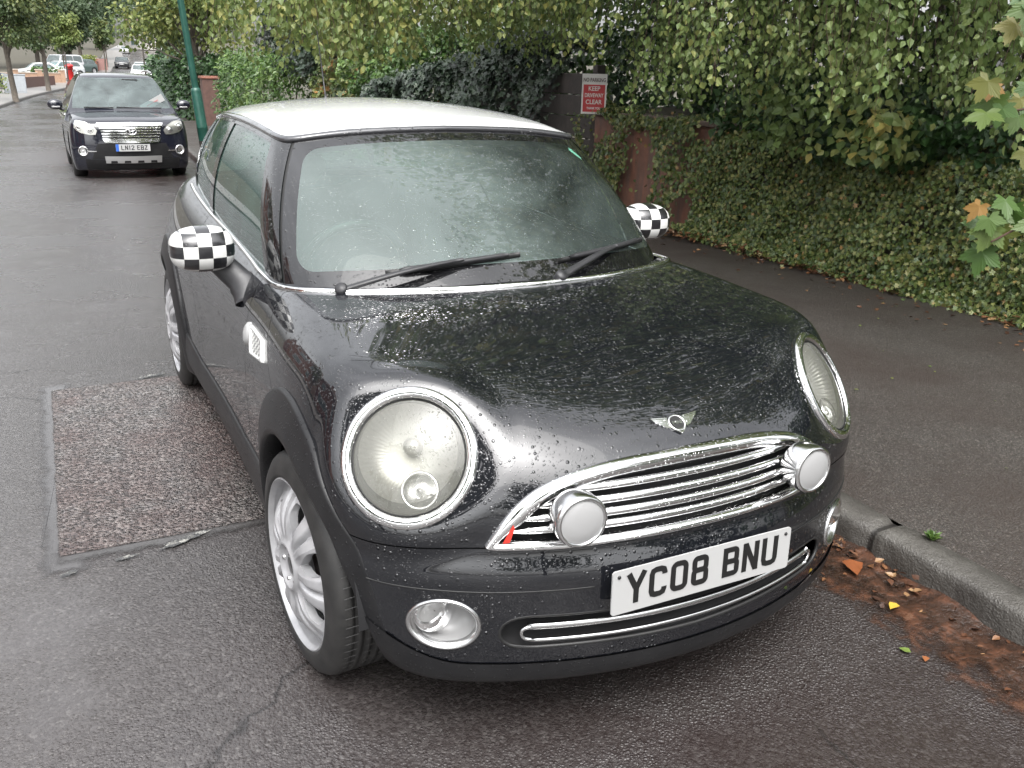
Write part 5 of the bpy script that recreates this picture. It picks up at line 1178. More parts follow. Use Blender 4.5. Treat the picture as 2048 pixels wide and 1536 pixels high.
o = leaf_obj('upper_crown', [leaves(Pu, DN, np.array([0, 0, 1.]), .17, T_RHOMB, g1, .6)], M_birch, bt_); o.location = -O_
# ---- dark shrubs and hedge behind
def hedge(name, label, box, n, size, mat, rg, tmpl=T_RHOMB, cat='hedge', bump=.25, stems=10, group=None):
    (x0, x1), (y0, y1), (z0, z1) = box; c = np.array([(x0+x1)/2, (y0+y1)/2, z0]); t = thing(name, label, cat, c, 0, group)
    # leaves in a shell near the camera-side faces and the top, thinner inside
    P = np.stack([rg.uniform(x0, x1, n), rg.uniform(y0, y1, n), rg.uniform(z0, z1, n)], 1); f = rg.random(n); P[:, 0] = np.where(f < .55, x0+rg.exponential(.10*(x1-x0), n), P[:, 0]); P[:, 2] = np.where(f > .8, z1-rg.exponential(.12*(z1-z0), n), P[:, 2]); P[:, 1] = np.where((f > .55) & (f < .68), y0+rg.exponential(.06*(y1-y0), n), P[:, 1])
    b = bump*(np.sin(P[:, 1]*2.6+P[:, 2]*2.1)+np.sin(P[:, 1]*5.3-P[:, 2]*3.7+1)+.7*np.sin(P[:, 2]*7+P[:, 1]*9)); P[:, 0] += b*.5; P[:, 2] += b*.45*(P[:, 2] > (z0+z1)/2)
    sgn = np.stack([-1+0*P[:, 0], -.5+0*P[:, 0], .5+0*P[:, 0]], 1)
    leaf_obj('foliage', [leaves(P-c, DN*.6+sgn*.4, sgn, size, tmpl, rg, .5, .5+.3*np.sin(P[:, 1]*3+P[:, 2]*4)+rg.normal(0, .22, n))], mat, t)
    if not stems: return t
    mb = MB()
    for k in range(stems):
        y = y0+(y1-y0)*(k+.5)/stems; limb(mb, np.array([(x0+x1)/2, y, z0-.3])-c, np.array([(x0+x1)/2+rg.normal(0, .2), y+rg.normal(0, .3), z1-.2])-c, .035, .01, rg, .1, 5, 6)
    mb.build('stems', M_bark, t); return t
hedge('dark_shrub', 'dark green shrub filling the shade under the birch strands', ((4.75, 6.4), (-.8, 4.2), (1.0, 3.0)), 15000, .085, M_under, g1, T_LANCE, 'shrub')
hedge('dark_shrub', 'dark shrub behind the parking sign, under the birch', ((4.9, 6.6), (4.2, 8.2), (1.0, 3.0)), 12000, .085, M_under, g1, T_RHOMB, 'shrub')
hedge('leafy_shrub', 'mid green leafy shrub at the right edge above the ivy bank', ((4.3, 5.3), (-1.2, 1.6), (1.0, 1.9)), 3800, .08, M_hedge, g1, T_OVATE, 'shrub')
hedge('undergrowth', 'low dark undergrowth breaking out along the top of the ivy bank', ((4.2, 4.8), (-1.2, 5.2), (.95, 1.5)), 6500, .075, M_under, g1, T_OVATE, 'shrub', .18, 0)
hedge('oak_sprig', 'pale green oak sprigs hanging at the top of the ivy beyond the mirror', ((3.75, 4.2), (2.9, 4.6), (1.02, 1.42)), 420, .085, M_birch, g1, T_OVATE, 'shrub', .1, 0)
# ---- fence panels, ivy mound, posts along the pavement further on
M_fence = simple('weathered_fence', (.052, .044, .040), .7, 0, (18, .5, .01), .35)
for (y0, y1, lab) in ((7.75, 9.55, 'dark weathered fence panel beside the parking sign'), (9.6, 11.4, 'fence panel mostly buried in dark ivy')):
    fp = thing('fence_panel', lab, 'fence', (4.45, y0, PZ-.1))
    for k in range(6): mb = MB(); mb.box((.012*(k % 2), (y1-y0)/2, .16+k*.245), (.03, y1-y0, .235)); mb.build('fence_board', M_fence, fp, smooth=False, bevel=.006)
    mb = MB(); mb.box((0, 0, .80), (.11, .10, 1.6)); mb.build('fence_post', M_fence, fp, smooth=False, bevel=.008)
def mound(name, label, n, yr, top, xr, mat, size, rg, tmpl, cat='ivy'):
    t = thing(name, label, cat, (4.4, (yr[0]+yr[1])/2, PZ)); y = rg.uniform(*yr, n); tz = np.interp(y, *top); z = PZ+(tz-PZ)*(1-rg.random(n)**2.2*.85); x = xr[0]+rg.exponential(.10, n)+.12*np.sin(y*3+z*4)+.08*np.sin(y*7-z*6); up = rg.random(n) < .3; x = np.where(up, rg.uniform(*xr, n), x); z = np.where(up, tz+rg.normal(0, .03, n), z)
    P = np.stack([x, y, z+.05*np.sin(y*8)], 1)-np.array([4.4, (yr[0]+yr[1])/2, PZ])
    leaf_obj('foliage', [leaves(P, DN*.7+np.array([-.4, -.2, 0]), np.array([-.9, -.5, .5]), size, tmpl, rg, .35)], mat, t)
    mb = MB(); limb(mb, (.1, 0, -.1), (.2, .3, 1.2), .05, .02, rg, .1, 6, 6); mb.build('stem', M_bark, t); return t
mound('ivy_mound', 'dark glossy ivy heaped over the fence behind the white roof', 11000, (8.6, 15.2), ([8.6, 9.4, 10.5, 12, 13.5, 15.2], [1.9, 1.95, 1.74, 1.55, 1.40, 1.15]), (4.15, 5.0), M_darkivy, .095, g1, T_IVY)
for (loc, h, lab) in (((4.35, 14.8, -.15), 1.25, 'round-topped wooden gate post in front of the hedge'), ((5.3, 14.7, -.15), 1.72, 'wooden post with ball finial standing behind the ivy mound')):
    gp = thing('gate_post', lab, 'post', loc); M_gp = simple('gate_post_wood', (.20, .075, .035), .55, 0, (30, .4, .006), .25) if 'gate_post_wood' not in bpy.data.materials else bpy.data.materials['gate_post_wood']
    MB().box((0, 0, h/2), (.12, .12, h)).build('post_shaft', M_gp, gp, smooth=False, bevel=.012); MB().lathe([(.06, h), (.03, h+.015), (.03, h+.03), (.055, h+.06), (.062, h+.09), (.045, h+.135), (0, h+.15)], 20).build('finial', simple('dark_finial', (.035, .025, .022), .5) if 'dark_finial' not in bpy.data.materials else bpy.data.materials['dark_finial'], gp)
hedge('green_hedge', 'light green leafy hedge behind the gate post, left of the ivy', ((4.5, 5.8), (13.8, 17.5), (-.3, 2.2)), 9000, .10, M_hedge, g1, T_OVATE)
hedge('tall_shrub', 'pale green shrub rising above the ivy mound', ((5.2, 7.5), (9.2, 14.5), (.8, 3.4)), 10000, .11, M_hedge, g1, T_RHOMB, 'shrub')
hedge('mixed_hedge', 'brownish mixed hedge behind the aerial', ((4.7, 6.0), (17.6, 22), (-.3, 3.6)), 11000, .12, M_ivy, g1, T_IVY)
hedge('laurel_hedge', 'bright green laurel hedge right of the green lamp post', ((3.7, 5.6), (21.5, 28.5), (-.5, 1.75)), 8000, .15, M_hedge, g1, T_LANCE)
hedge('ivy_covered_tree', 'tall dark ivy-clad tree above the laurel hedge', ((4.3, 6.4), (20.5, 25.0), (1.3, 5.0)), 9000, .12, M_darkivy, g1, T_IVY, 'tree')
# ---- parking sign
sg_ = thing('parking_sign', 'white and red no-parking sign on the wall by the fence', 'sign', (4.17, 7.38, 1.31), R_(-58)); sg_.rotation_euler = (0, 0, R_(-34))
M_sw = simple('sign_white', (.72, .71, .69), .4); M_sr = simple('sign_red', (.52, .045, .05), .4)
mb = MB(); mb.box((0, 0, 0), (.27, .006, .42)); mb.build('sign_board', M_sw, sg_, smooth=False)
mb = MB(); mb.box((0, -.0045, -.045), (.236, .003, .285)); mb.build('red_panel', M_sr, sg_, smooth=False)
for txt, z, sz, m, ex in (('NO PARKING', .145, .056, simple('sign_lettering_grey', (.16, .12, .12), .5), .72), ('KEEP', .055, .066, M_sw, .9), ('DRIVEWAY', -.015, .058, M_sw, .70), ('CLEAR', -.085, .066, M_sw, .9), ('THANK YOU', -.150, .032, M_sw, .8)):
    o = link('sign_lettering', text_mesh(txt, sz, m, .0005, offset=.0012, sx=ex), sg_); o.rotation_euler = (R_(90), 0, 0); o.location = (0, -.0075, z)
MB().box((0, .04, -.45), (.05, .05, 1.35)).build('sign_post', M_fence, sg_, smooth=False)
# ---- maple sprigs at the right edge
def maple_t():
    A = [(-90, .06)]
    for c, tip, sh in ((-28, .58, .46), (30, .90, .70), (90, 1.0, .80), (150, .90, .70), (208, .58, .46)):
        A += [(c-27, .50 if c not in (-28,) else .30), (c-19, sh*.92), (c-15, sh*.84), (c-8, sh*1.12), (c-6, sh*1.04), (c, tip), (c+6, sh*1.04), (c+8, sh*1.12), (c+15, sh*.84), (c+19, sh*.92)]
    A += [(235, .30)]
    a = np.array([(r*.66*math.cos(R_(g)), .28+r*.66*math.sin(R_(g)), -.05*r*r+.02*math.cos(R_(g*3))) for g, r in A]); n = len(a)
    return (np.concatenate([a, [[0, .28, 0]]]), [[i, (i+1) % n, n] for i in range(n)])
T_MAPLE = maple_t()
mp_ = thing('maple_branch', 'sycamore branch with yellowing lobed leaves reaching in at the right edge', 'branch', (2.2, .2, 1.1)); O2 = np.array([2.2, .2, 1.1])
mb = MB(); limb(mb, (1.9, .2, -.1), (0, 0, .5), .02, .010, g1, .05, 6, 8); limb(mb, (0, 0, .5), (-.85, .28, .36), .009, .003, g1, .04, 5, 8); limb(mb, (0, 0, .4), (-.95, .1, .02), .009, .003, g1, .04, 5, 8); limb(mb, (0, 0, .5), (-.9, .1, .75), .009, .003, g1, .04, 5, 8); mb.build('branch_wood', M_twig, mp_)
sp = []
for (c, n_, s_, sd) in (((1.42, .46, 1.49), 9, .10, .06), ((1.33, .34, 1.15), 10, .085, .045), ((1.33, .36, 1.22), 2, .06, .02), ((1.38, .40, 1.76), 5, .10, .06), ((1.68, .5, 1.45), 6, .10, .08), ((1.6, .45, 1.78), 10, .10, .08)):
    sp.append(np.array(c)+g1.normal(0, 1, (n_, 3))*np.array([sd, sd, sd*.8]))
sp = np.concatenate(sp); leaf_obj('branch_leaves', [leaves(sp-O2, np.array([-.3, -.2, -.8]), np.array([-.55, -.6, .5]), .115, T_MAPLE, g1, .28)], M_maple, mp_)
# ================================================================== parked cars further down the road
M_paint2 = paint('dark_blue_paint', (.008, .009, .016), 0, .0)
M_glass2 = glass('far_car_glass', (.45, .58, .58), .22, (.30, .37, .37), 0)
M_bowl2 = simple('bright_lamp_bowl', (.46, .46, .43), .3, .25)
M_silver = simple('brushed_silver', (.50, .50, .50), .3, .8)
def car_shell(L_, W, belt, roof, ws0, ws1, rw0, rw1, bon0, bon1, nose, kx_=.06, rnd=(.12, .12), cab_in=.13):
    """implicit car: lower body plus cabin; y=0 at the nose, returns F"""
    hw = W/2; side_ = spline([.1, .3, .55, .8, 1.0, 1.3], [hw-.06, hw-.015, hw, hw-.012, hw-.05, hw-.12]); zt = spline([-.2, 0, bon1[0]*.35, bon1[0], (L_+bon1[0])/2, L_-.3, L_+.1], [bon0-.10, bon0, bon0+(bon1[1]-bon0)*.55, bon1[1], belt+.03, belt+.04, belt-.08])
    nz = spline(*nose); rz = spline([.1, .35, .6, .9, 1.2], [L_-.06, L_, L_, L_-.03, L_-.10])
    rf = spline([ws1-.1, ws1+.25, (ws1+rw1)/2, rw1-.2, rw1+.1], [roof-.06, roof-.012, roof, roof-.03, roof-.09])
    def F(P):
        x = np.abs(P[:, 0]); y = P[:, 1]; z = P[:, 2]
        m = smax(x-side_(z), z-(zt(y)-kx_*x*x), rnd[0]); m = smax(m, (nz(z)+.16*x*x+.22*x**6-y)/np.sqrt(1+(.32*x+1.3*x**5)**2), rnd[1]); m = smax(m, y-(rz(z)-.12*x*x-.3*x**6), .18); m = smax(m, .17-z, .05)
        c = smax(x-(hw-.035-(z-belt)*cab_in/(roof-belt)*1.15), z-(rf(y)-.05*x*x), .13); sl = (ws1-ws0)/(roof-bon1[1]); c = smax(c, (ws0+(z-bon1[1])*sl+.16*x*x-y)/math.sqrt(1+sl*sl), .10); sr = (rw0-rw1)/(roof-belt)
        c = smax(c, (y-(rw0-(z-belt)*sr-.06*x*x))/math.sqrt(1+sr*sr), .10); c = np.maximum(c, belt-.14-z)
        h = np.maximum(.05-np.abs(m-c), 0)/.05
        return np.minimum(m, c)-h**3*.05/6
    return F
def build_car(t, F, L_, W, belt, roof, ws, wheels, pm, res=(150, 110, 40, 24), detail=False, wr=.32, y0=None):
    sh = Shell(F); hm = sh.half(.8, L_-.8, .65, *res); ax = wheels
    arch_ = lambda P: np.maximum(np.minimum(np.hypot(P[:, 1]-ax[0], P[:, 2]-wr)-(wr+.05), np.hypot(P[:, 1]-ax[1], P[:, 2]-wr)-(wr+.05)), .45-P[:, 0])
    hm = clip(hm, arch_); sl = (ws[1]-ws[0])/(roof-ws[2])
    # glass zones
    wsd = lambda P: (ws[0]+(P[:, 2]-ws[2])*sl+.16*P[:, 0]**2-P[:, 1])      # >0 in front of the screen plane, about 0 on it
    inws = lambda P: np.minimum(np.minimum(P[:, 2]-ws[2]-.03, roof-.085-P[:, 2]), np.minimum(.055-np.abs(wsd(P)), (W/2-.115-(P[:, 2]-belt)*.20)-P[:, 0]))
    pil = [(ws[1]+.02, ws[0]+.30), ]
    yc = (ws[1]+ws[3])/2+.05
    def inside(P): 
        z = P[:, 2]; f = (z-belt)/(roof-belt); ya = ws[0]+.27+f*(ws[1]-ws[0]-.10); yr = ws[4]-.30-f*(ws[4]-ws[3]-.02)
        return np.minimum(np.minimum(z-belt-.045, roof-.13-z), np.minimum(np.minimum(P[:, 1]-ya, yr-P[:, 1]), np.minimum(np.abs(P[:, 1]-yc)-.035, P[:, 0]-W/2+.30)))
    gl = clip(hm, inws); gs = clip(hm, inside); body = clip(clip(hm, lambda P: -inws(P)), lambda P: -inside(P))
    part('body', join(body, mirror(body)), pm, t); 
    wsn_ = part('windscreen', join(gl, mirror(gl)), M_glass2, t)
    for s in (1, -1):
        for k, fn in enumerate((lambda P: yc-P[:, 1], lambda P: P[:, 1]-yc)):
            g = clip(gs, fn)
            if len(g[0]): part('side_window', g if s == 1 else mirror(g), M_glass2, t)
    for y in ax:
        for s in (1, -1):
            wh = bpy.data.objects.new('wheel', None); COL.objects.link(wh); wh.parent = t; wh.location = (s*(W/2-.02), y, wr); wh.empty_display_size = .1
            Mx = (np.array([[0, 0, s], [1, 0, 0], [0, s, 0]], float), np.zeros(3)); MB().lathe([(wr*.66, 0), (wr*.72, .01), (wr*.9, 0), (wr, -.03), (wr, -.18), (wr*.8, -.21)], 40, Mx).build('tyre', M_tyre, wh)
            MB().lathe([(wr*.66, -.005), (wr*.6, -.02), (wr*.45, -.03), (wr*.2, -.015), (0, -.012)], 32, Mx).build('rim', M_silver, wh)
    MB().box((0, L_/2, .5), (W-.62, L_-1.2, .5)).build('underbody', M_dark, t, smooth=False)
    return sh
# ---- the sport utility car behind
sv = thing('parked_car', 'dark navy sport utility car with chrome grille parked behind the hatchback', 'car', (-.02, 14.75, -.345), R_(.5)); sv.rotation_euler = (R_(-.9), 0, R_(.5))
Fs = car_shell(4.40, 1.815, 1.06, 1.69, 1.02, 1.72, 4.15, 3.75, .905, (1.0, 1.085), ([.15, .25, .40, .55, .72, .85, .95, 1.05], [.10, .045, .01, .0, .015, .035, .08, .2]), .05, (.13, .13), .25)
SH = build_car(sv, Fs, 4.40, 1.815, 1.06, 1.69, (1.02, 1.72, 1.085, 3.75, 4.15), (.90, 3.46), M_paint2, (190, 150, 70, 24), True, .36)
def sfront(xz, off=0.): xz = np.asarray(xz, float); p = SH.front(xz[..., 0], xz[..., 1]); return p+SH.normal(p)*off
def spatch(name, poly, off, mat, parent, thick=.012):
    """outline in (x,z) filled as a conforming grid between its left and right chains, with an edge"""
    poly = np.asarray(poly, float); A, B = poly[:len(poly)//2], poly[len(poly)//2:][::-1]; n = 16; u = np.linspace(0, 1, n)[:, None]
    fa = np.linspace(0, 1, len(A)); q = np.linspace(0, 1, 24); A = np.stack([np.interp(q, fa, A[:, k]) for k in (0, 1)], 1); B = np.stack([np.interp(q, fa, B[:, k]) for k in (0, 1)], 1)
    g = A[None]*(1-u[..., None])+B[None]*u[..., None]; P = sfront(g, off); rim = np.concatenate([g[:, 0], g[-1, 1:], g[::-1][1:, -1], g[0, ::-1][1:-1]])
    mb = MB().grid(P); mb.grid(np.stack([sfront(rim, off), sfront(rim, off-thick)]), closev=True); return mb.build(name, mat, parent)
sg2 = bpy.data.objects.new('grille', None); COL.objects.link(sg2); sg2.parent = sv; sg2.empty_display_size = .1
spatch('grille_backing', [(-.46, .855), (.46, .855), (.40, .655), (-.40, .655)], .003, M_dark, sg2)
spatch('grille_surround', [(-.50, .905), (0, .915), (.50, .905), (.475, .862), (0, .868), (-.475, .862)], .022, M_chrome, sg2)
spatch('grille_lower_trim', [(-.44, .680), (0, .675), (.44, .680), (.405, .612), (0, .605), (-.405, .612)], .026, M_chrome, sg2)
for z in (.838, .795, .752, .709): spatch('grille_bar', [(-.47+(.86-z)*.25, z+.012), (.47-(.86-z)*.25, z+.012), (.47-(.86-z)*.25, z-.010), (-.47+(.86-z)*.25, z-.010)], .016, M_chrome, sg2)
ec2 = SH.front(0., .785).reshape(3); B2 = basis(np.array([0, -1, .12])); bd2 = bpy.data.objects.new('badge', None); COL.objects.link(bd2); bd2.parent = sv; bd2.empty_display_size = .03
def ell_ring(a, b, r, c, name='badge_ring'): MB().tube([c+B2 @ np.array([a*math.cos(t), b*math.sin(t), 0]) for t in np.linspace(0, 2*math.pi, 40)[:-1]], r, 8, closed=True, upv=(0, 1, 0)).build(name, M_chrome, bd2)
e3 = ec2+B2 @ np.array([0, 0, .035]); ell_ring(.078, .053, .010, e3); ell_ring(.024, .046, .007, e3); e4 = e3+B2 @ np.array([0, .022, .002]); ell_ring(.050, .020, .007, e4)
MB().lathe([(.075, -.006), (0, -.006)], 32, (np.stack([B2[:, 0], B2[:, 1]*.68, B2[:, 2]], 1), e3)).build('badge_disc', M_dark, bd2)
for s in (1, -1):
    h2 = bpy.data.objects.new('headlight', None); COL.objects.link(h2); h2.parent = sv; h2.empty_display_size = .1; k = np.array([s, 1])
    poly = np.array([(.50, .80), (.56, .875), (.66, .925), (.78, .945), (.80, .932), (.825, .85), (.79, .80), (.74, .765), (.62, .735), (.53, .735)])*k
    spatch('headlight_bowl', poly, .004, M_bowl2, h2); 
    for (x, z, r) in ((.60, .81, .055), (.755, .855, .060)):
        c = SH.front(x*s, z).reshape(3); n = SH.normal(c[None])[0]; n = n*[.6, 1, .6]; MB().lathe([(r, .004), (r*.9, .012), (r*.7, .006), (r*.5, .014), (0, .020)], 28, (basis(n), c)).build('headlight_projector', M_chrome, h2)
    spatch('headlight_lens', poly*1.0, .016, M_lens_clear, h2)
    fgp = bpy.data.objects.new('fog_light', None); COL.objects.link(fgp); fgp.parent = sv; fgp.empty_display_size = .05; c = SH.front(.735*s, .485).reshape(3); n = SH.normal(c[None])[0]*[.5, 1, .4]
    MB().lathe([(.078, -.004), (.078, .018), (.066, .024), (.056, .010), (.05, .004), (0, .018)], 32, (basis(n), c)).build('fog_light_bezel', M_chrome, fgp)
    spatch('fog_light_bar', (np.array([(.66, .493), (.54, .485), (.54, .474), (.66, .473)])*k), .014, M_chrome, fgp)
    MB().grid(np.stack([np.stack([s*(.90+.0*np.linspace(0, 1, 24))+s*.118*np.sin(u_)*1.0, 1.34+.07*np.cos(u_)*np.cos(np.linspace(0, 2*np.pi, 24, endpoint=False))*(1), 1.17+.085*np.cos(u_)*np.sin(np.linspace(0, 2*np.pi, 24, endpoint=False))], 1)+[s*.13, 0, 0] for u_ in np.linspace(-1.55, 1.55, 16)]), closev=True).build('wing_mirror', M_paint2, sv)
    MB().box((s*1.02, 1.285, 1.13), (.13, .03, .03)).build('mirror_indicator', M_amber, sv, bevel=.01)
    MB().tube([(s*.90, 1.36, 1.08), (s*.98, 1.35, 1.12)], .03, 8).build('mirror_stalk', M_plastic, sv)
    xs = np.linspace(1.9, 3.6, 20); MB().tube(np.stack([np.full(20, s*.60), xs, 1.70-.02*((xs-2.7)/.9)**2+.03*np.sin((xs-1.9)/1.7*np.pi)**.3], 1), .018, 8).build('roof_rail', M_silver, sv)
spatch('bumper_recess', [(-.52, .60), (.52, .60), (.62, .36), (-.62, .36)], .002, M_trim, sv)
spatch('lower_bumper', [(-.72, .36), (0, .33), (.72, .36), (.70, .20), (0, .185), (-.70, .20)], .006, M_trim, sv)
sk = spatch('skid_plate', [(-.43, .405), (0, .40), (.43, .405), (.42, .30), (0, .295), (-.42, .30)], .032, M_silver, sv)
for x in (-.3, -.1, .1, .3): spatch('skid_slot', [(x-.045, .335), (x+.045, .335), (x+.05, .302), (x-.05, .302)], .038, M_trim, sk)
pn2 = np.array([0, -1, .06]); Bp2 = np.stack([np.array([1., 0, 0]), np.array([0, .06, 1.]), pn2], 1); PO2 = SH.front(0., .535).reshape(3)+np.array([.0, -.03, 0])
mb = MB(); mb.prism(rrect(.52, .111, .006), -.006, 0, (Bp2, PO2)); np2 = mb.build('number_plate', M_white, sv, smooth=False)
mb = MB(); mb.prism([(-.259, -.0545), (-.215, -.0545), (-.215, .0545), (-.259, .0545)], .0, .001, (Bp2, PO2)); mb.build('plate_country_band', M_blue, np2, smooth=False)
plate_letters('LN12 EBZ', .001*.93, np2, (Bp2, PO2+np.array([.02, 0, 0])))
# windscreen furniture
mb = MB(); mb.tube([(.62, 1.06, 1.12), (.2, 1.02, 1.125), (-.10, 1.03, 1.13)], .012, 6); mb.build('wiper', M_plastic, sv)
mb = MB(); mb.tube([(-.15, 1.04, 1.125), (-.6, 1.10, 1.13)], .010, 6); mb.build('wiper', M_plastic, sv)
MB().box((.20, 1.60, 1.56), (.26, .03, .055)).build('interior_mirror', M_dark, sv, bevel=.012)
MB().grid(np.stack([np.stack([np.full(8, x), np.linspace(1.15, 1.7, 8), np.full(8, 1.06)], 1) for x in (-.75, .75)])).build('dashboard', M_interior, sv)
Rs = np.array([[math.cos(.45), -math.sin(.45)*.8, 0], [0, .3, 0], [math.sin(.45), math.cos(.45)*.8, 0]])
o = MB().box((.50, 1.23, 1.20), (.42, .01, .12), np.array([[math.cos(.5), 0, -math.sin(.5)], [0, 1, 0], [math.sin(.5), 0, math.cos(.5)]])).build('dashboard_card', M_white, sv, smooth=False)
mb = MB(); mb.box((.50, 1.222, 1.20), (.22, .004, .016), np.array([[math.cos(.5), 0, -math.sin(.5)], [0, 1, 0], [math.sin(.5), 0, math.cos(.5)]])); mb.build('card_stripe', simple('card_red', (.40, .16, .16), .5), o, smooth=False)
MB().tube([np.array([-.36+.18*math.cos(a), 1.62, 1.12+.17*math.sin(a)]) for a in np.linspace(0, 2*math.pi, 30)[:-1]], .015, 6, closed=True, upv=(0, 1, 0)).build('steering_wheel', M_rubber, sv)
for s in (1, -1): MB().box((s*.37, 2.25, 1.1), (.46, .14, .7)).build('seat', M_seat, sv, bevel=.05); MB().box((s*.37, 2.28, 1.50), (.26, .10, .17)).build('headrest', M_seat, sv, bevel=.04)
# ---- simpler cars far off
_far = [0]
def far_car(label, loc, rz, col, kind='hatch', group='cars parked further down the road', L_=4.1, W=1.74):
    t = thing('parked_car', label, 'car', loc, rz, group); pm = paint('far_car_paint', col, .2 if col[0] > .2 else 0, 0)
    if kind == 'van': F = car_shell(4.6, 1.85, 1.15, 1.95, .75, 1.25, 4.55, 4.5, .95, (.85, 1.15), ([.15, .3, .5, .8, 1.0], [.06, .01, .0, .03, .12])); a = (4.6, 1.85, 1.15, 1.95, (.75, 1.25, 1.15, 4.5, 4.55), (.85, 3.75))
    elif kind == 'saloon': F = car_shell(4.5, W, .92, 1.43, 1.15, 1.80, 3.75, 3.15, .72, (1.1, .94), ([.15, .3, .5, .7, .85], [.06, .01, .0, .03, .12])); a = (4.5, W, .92, 1.43, (1.15, 1.80, .94, 3.15, 3.75), (.88, 3.5))
    else: F = car_shell(L_, W, .95, 1.50, .95, 1.55, L_-.22, L_-.55, .78, (.92, .97), ([.15, .3, .5, .7, .85], [.06, .01, .0, .03, .12])); a = (L_, W, .95, 1.50, (.95, 1.55, .97, L_-.55, L_-.22), (.78, L_-.72))
    sh = build_car(t, F, *a, pm, (56, 50, 22, 14), wr=.31)
    for s in (1, -1):
        g = np.stack(np.meshgrid(np.linspace(.48, .76, 6)*s, np.linspace(.60, .72, 4), indexing='ij'), -1); p = sh.front(g[..., 0], g[..., 1]); MB().grid(p+sh.normal(p)*.012).build('headlight', M_lampback, t)
    g = np.stack(np.meshgrid(np.linspace(-.42, .42, 6), np.linspace(.34, .46, 3), indexing='ij'), -1); p = sh.front(g[..., 0], g[..., 1]); MB().grid(p+sh.normal(p)*.012).build('lower_grille', M_dark, t)
    MB().box((0, sh.front(0., .5).reshape(3)[1]-.012, .53), (.52, .01, .11)).build('number_plate', M_white, t, smooth=False)
    return t
# ================================================================== far street
hz = lambda y, d=0.: float(hill(y))+d
far_car('red car mostly hidden behind the navy sport utility car', (.12, 20.6, hz(20.6)), R_(1), (.42, .015, .02), 'hatch', None)
far_car('dark car standing in the road in the distance, headlights facing', (9.05, 137, hz(137)), R_(-8), (.012, .013, .016), 'hatch', None, 4.2, 1.85)
far_car('silver grey car with roof rails at the right kerb just behind the navy car roof', (3.2, 57, hz(57)), R_(-9), (.42, .43, .44), 'saloon', None)
far_car('white car parked on the right, nearest the dark hedge', (7.3, 93, hz(93)), R_(-9), (.62, .62, .62), 'hatch', None)
far_car('white car with low bonnet on the right, half behind the thin street pole', (9.1, 112, hz(112)), R_(-9), (.60, .61, .62), 'saloon', None)
far_car('pale car far up the road on the right', (15.4, 210, hz(210)), R_(-8), (.45, .45, .46), 'hatch', None)
far_car('white saloon on the driveway behind the low brick wall', (-3.3, 88.5, hz(88.5, .12)), R_(-80), (.45, .45, .44), 'saloon', None)
far_car('silver white car parked nose to the wall on the left driveway', (-1.0, 96, hz(96, .12)), R_(-60), (.42, .44, .45), 'hatch', None)
far_car('white van with blue patch on the far driveway', (-.3, 105, hz(105, .12)), R_(-40), (.45, .45, .46), 'van', None)
far_car('greenish dark car behind the two terracotta piers', (1.2, 110, hz(110, .12)), R_(-50), (.05, .075, .07), 'hatch', None)
far_car('dark blue car at the far left edge behind the street tree', (-7.4, 68.5, hz(68.5, .12)), R_(-80), (.015, .02, .04), 'saloon', None)
g2 = np.random.default_rng(5)
# street trees
tree('street_tree', 'street tree with leaning trunk nearest on the left pavement', (-2.4, 51.8, hz(51.8, .1)), 8.2, 2.2, 2.1, M_street, M_bark, 9500, .18, g2, 'street trees on the left', 34, r0=.15, lean=(-.25, 0))
tree('street_tree', 'second street tree on the left, behind the brown low wall', (-.75, 66.1, hz(66.1, .1)), 9.0, 2.0, 2.2, M_street, M_bark, 9500, .20, g2, 'street trees on the left', 34, r0=.16, lean=(-.3, 0))
tree('street_tree', 'small yellow-green street tree in front of the pink fence', (.95, 91.5, hz(91.5, .1)), 6.0, 2.5, 1.6, M_birch_y, M_bark, 2600, .25, g2, 'street trees on the left', 24, r0=.08)
tree('street_tree', 'small round street tree on a thin trunk near the far dark car', (5.8, 117, hz(117, .1)), 5.8, 2.5, 1.2, M_street, M_bark, 2000, .30, g2, 'street trees on the left', 20, r0=.10)
tree('street_tree', 'thin street tree just behind the small round one', (7.3, 137, hz(137, .1)), 5.6, 2.8, 1.1, M_street, M_bark, 1500, .34, g2, 'street trees on the left', 18, r0=.10)
tree('roadside_tree', 'broad yellowish tree overhanging the right pavement beyond the lamp post', (4.2, 35.5, hz(35.5)), 8.0, 2.0, 2.9, M_birch_y, M_bark, 11000, .17, g2, None, 44, r0=.17, lean=(-.3, 0))
hedge('dark_hedge', 'dark hedge under the broad yellowish tree at the right pavement', ((3.5, 5.6), (33.5, 47), (-.6, 1.7)), 8000, .18, M_under, g2, T_RHOMB)
for i, (x, y, H, r, lab) in enumerate([(-6.5, 128, 14, 5.5, 'tall tree at the far left edge of the picture'), (-1.0, 140, 15, 6, 'large green tree above the driveway cars'), (5.5, 172, 17, 7, 'large tree in the distance left of the far road'), (11.5, 235, 20, 9, 'large distant tree closing the view at the end of the road'), (24, 190, 17, 7.5, 'dark distant tree right of the far road, above the parked cars'), (13.5, 120, 11, 3.6, 'distant tree right of the road above the white cars'), (-11, 100, 12, 4.5, 'far-left tree beyond the dark blue car'), (3.3, 150, 9.5, 3.2, 'bluish green tree behind the pink fence')]):
    tree('distant_tree', lab, (x, y, hz(y)), H, H*.12, r, M_far, M_bark, 4200, .16+y*.0026, g2, 'trees closing the far view', 36, r0=.3)
tree('distant_tree', 'far tree on the hill at the right of the road end', (30, 265, hz(265)), 18, 1.5, 11, M_far, M_bark, 3000, .9, g2, 'trees closing the far view', 34, r0=.3)
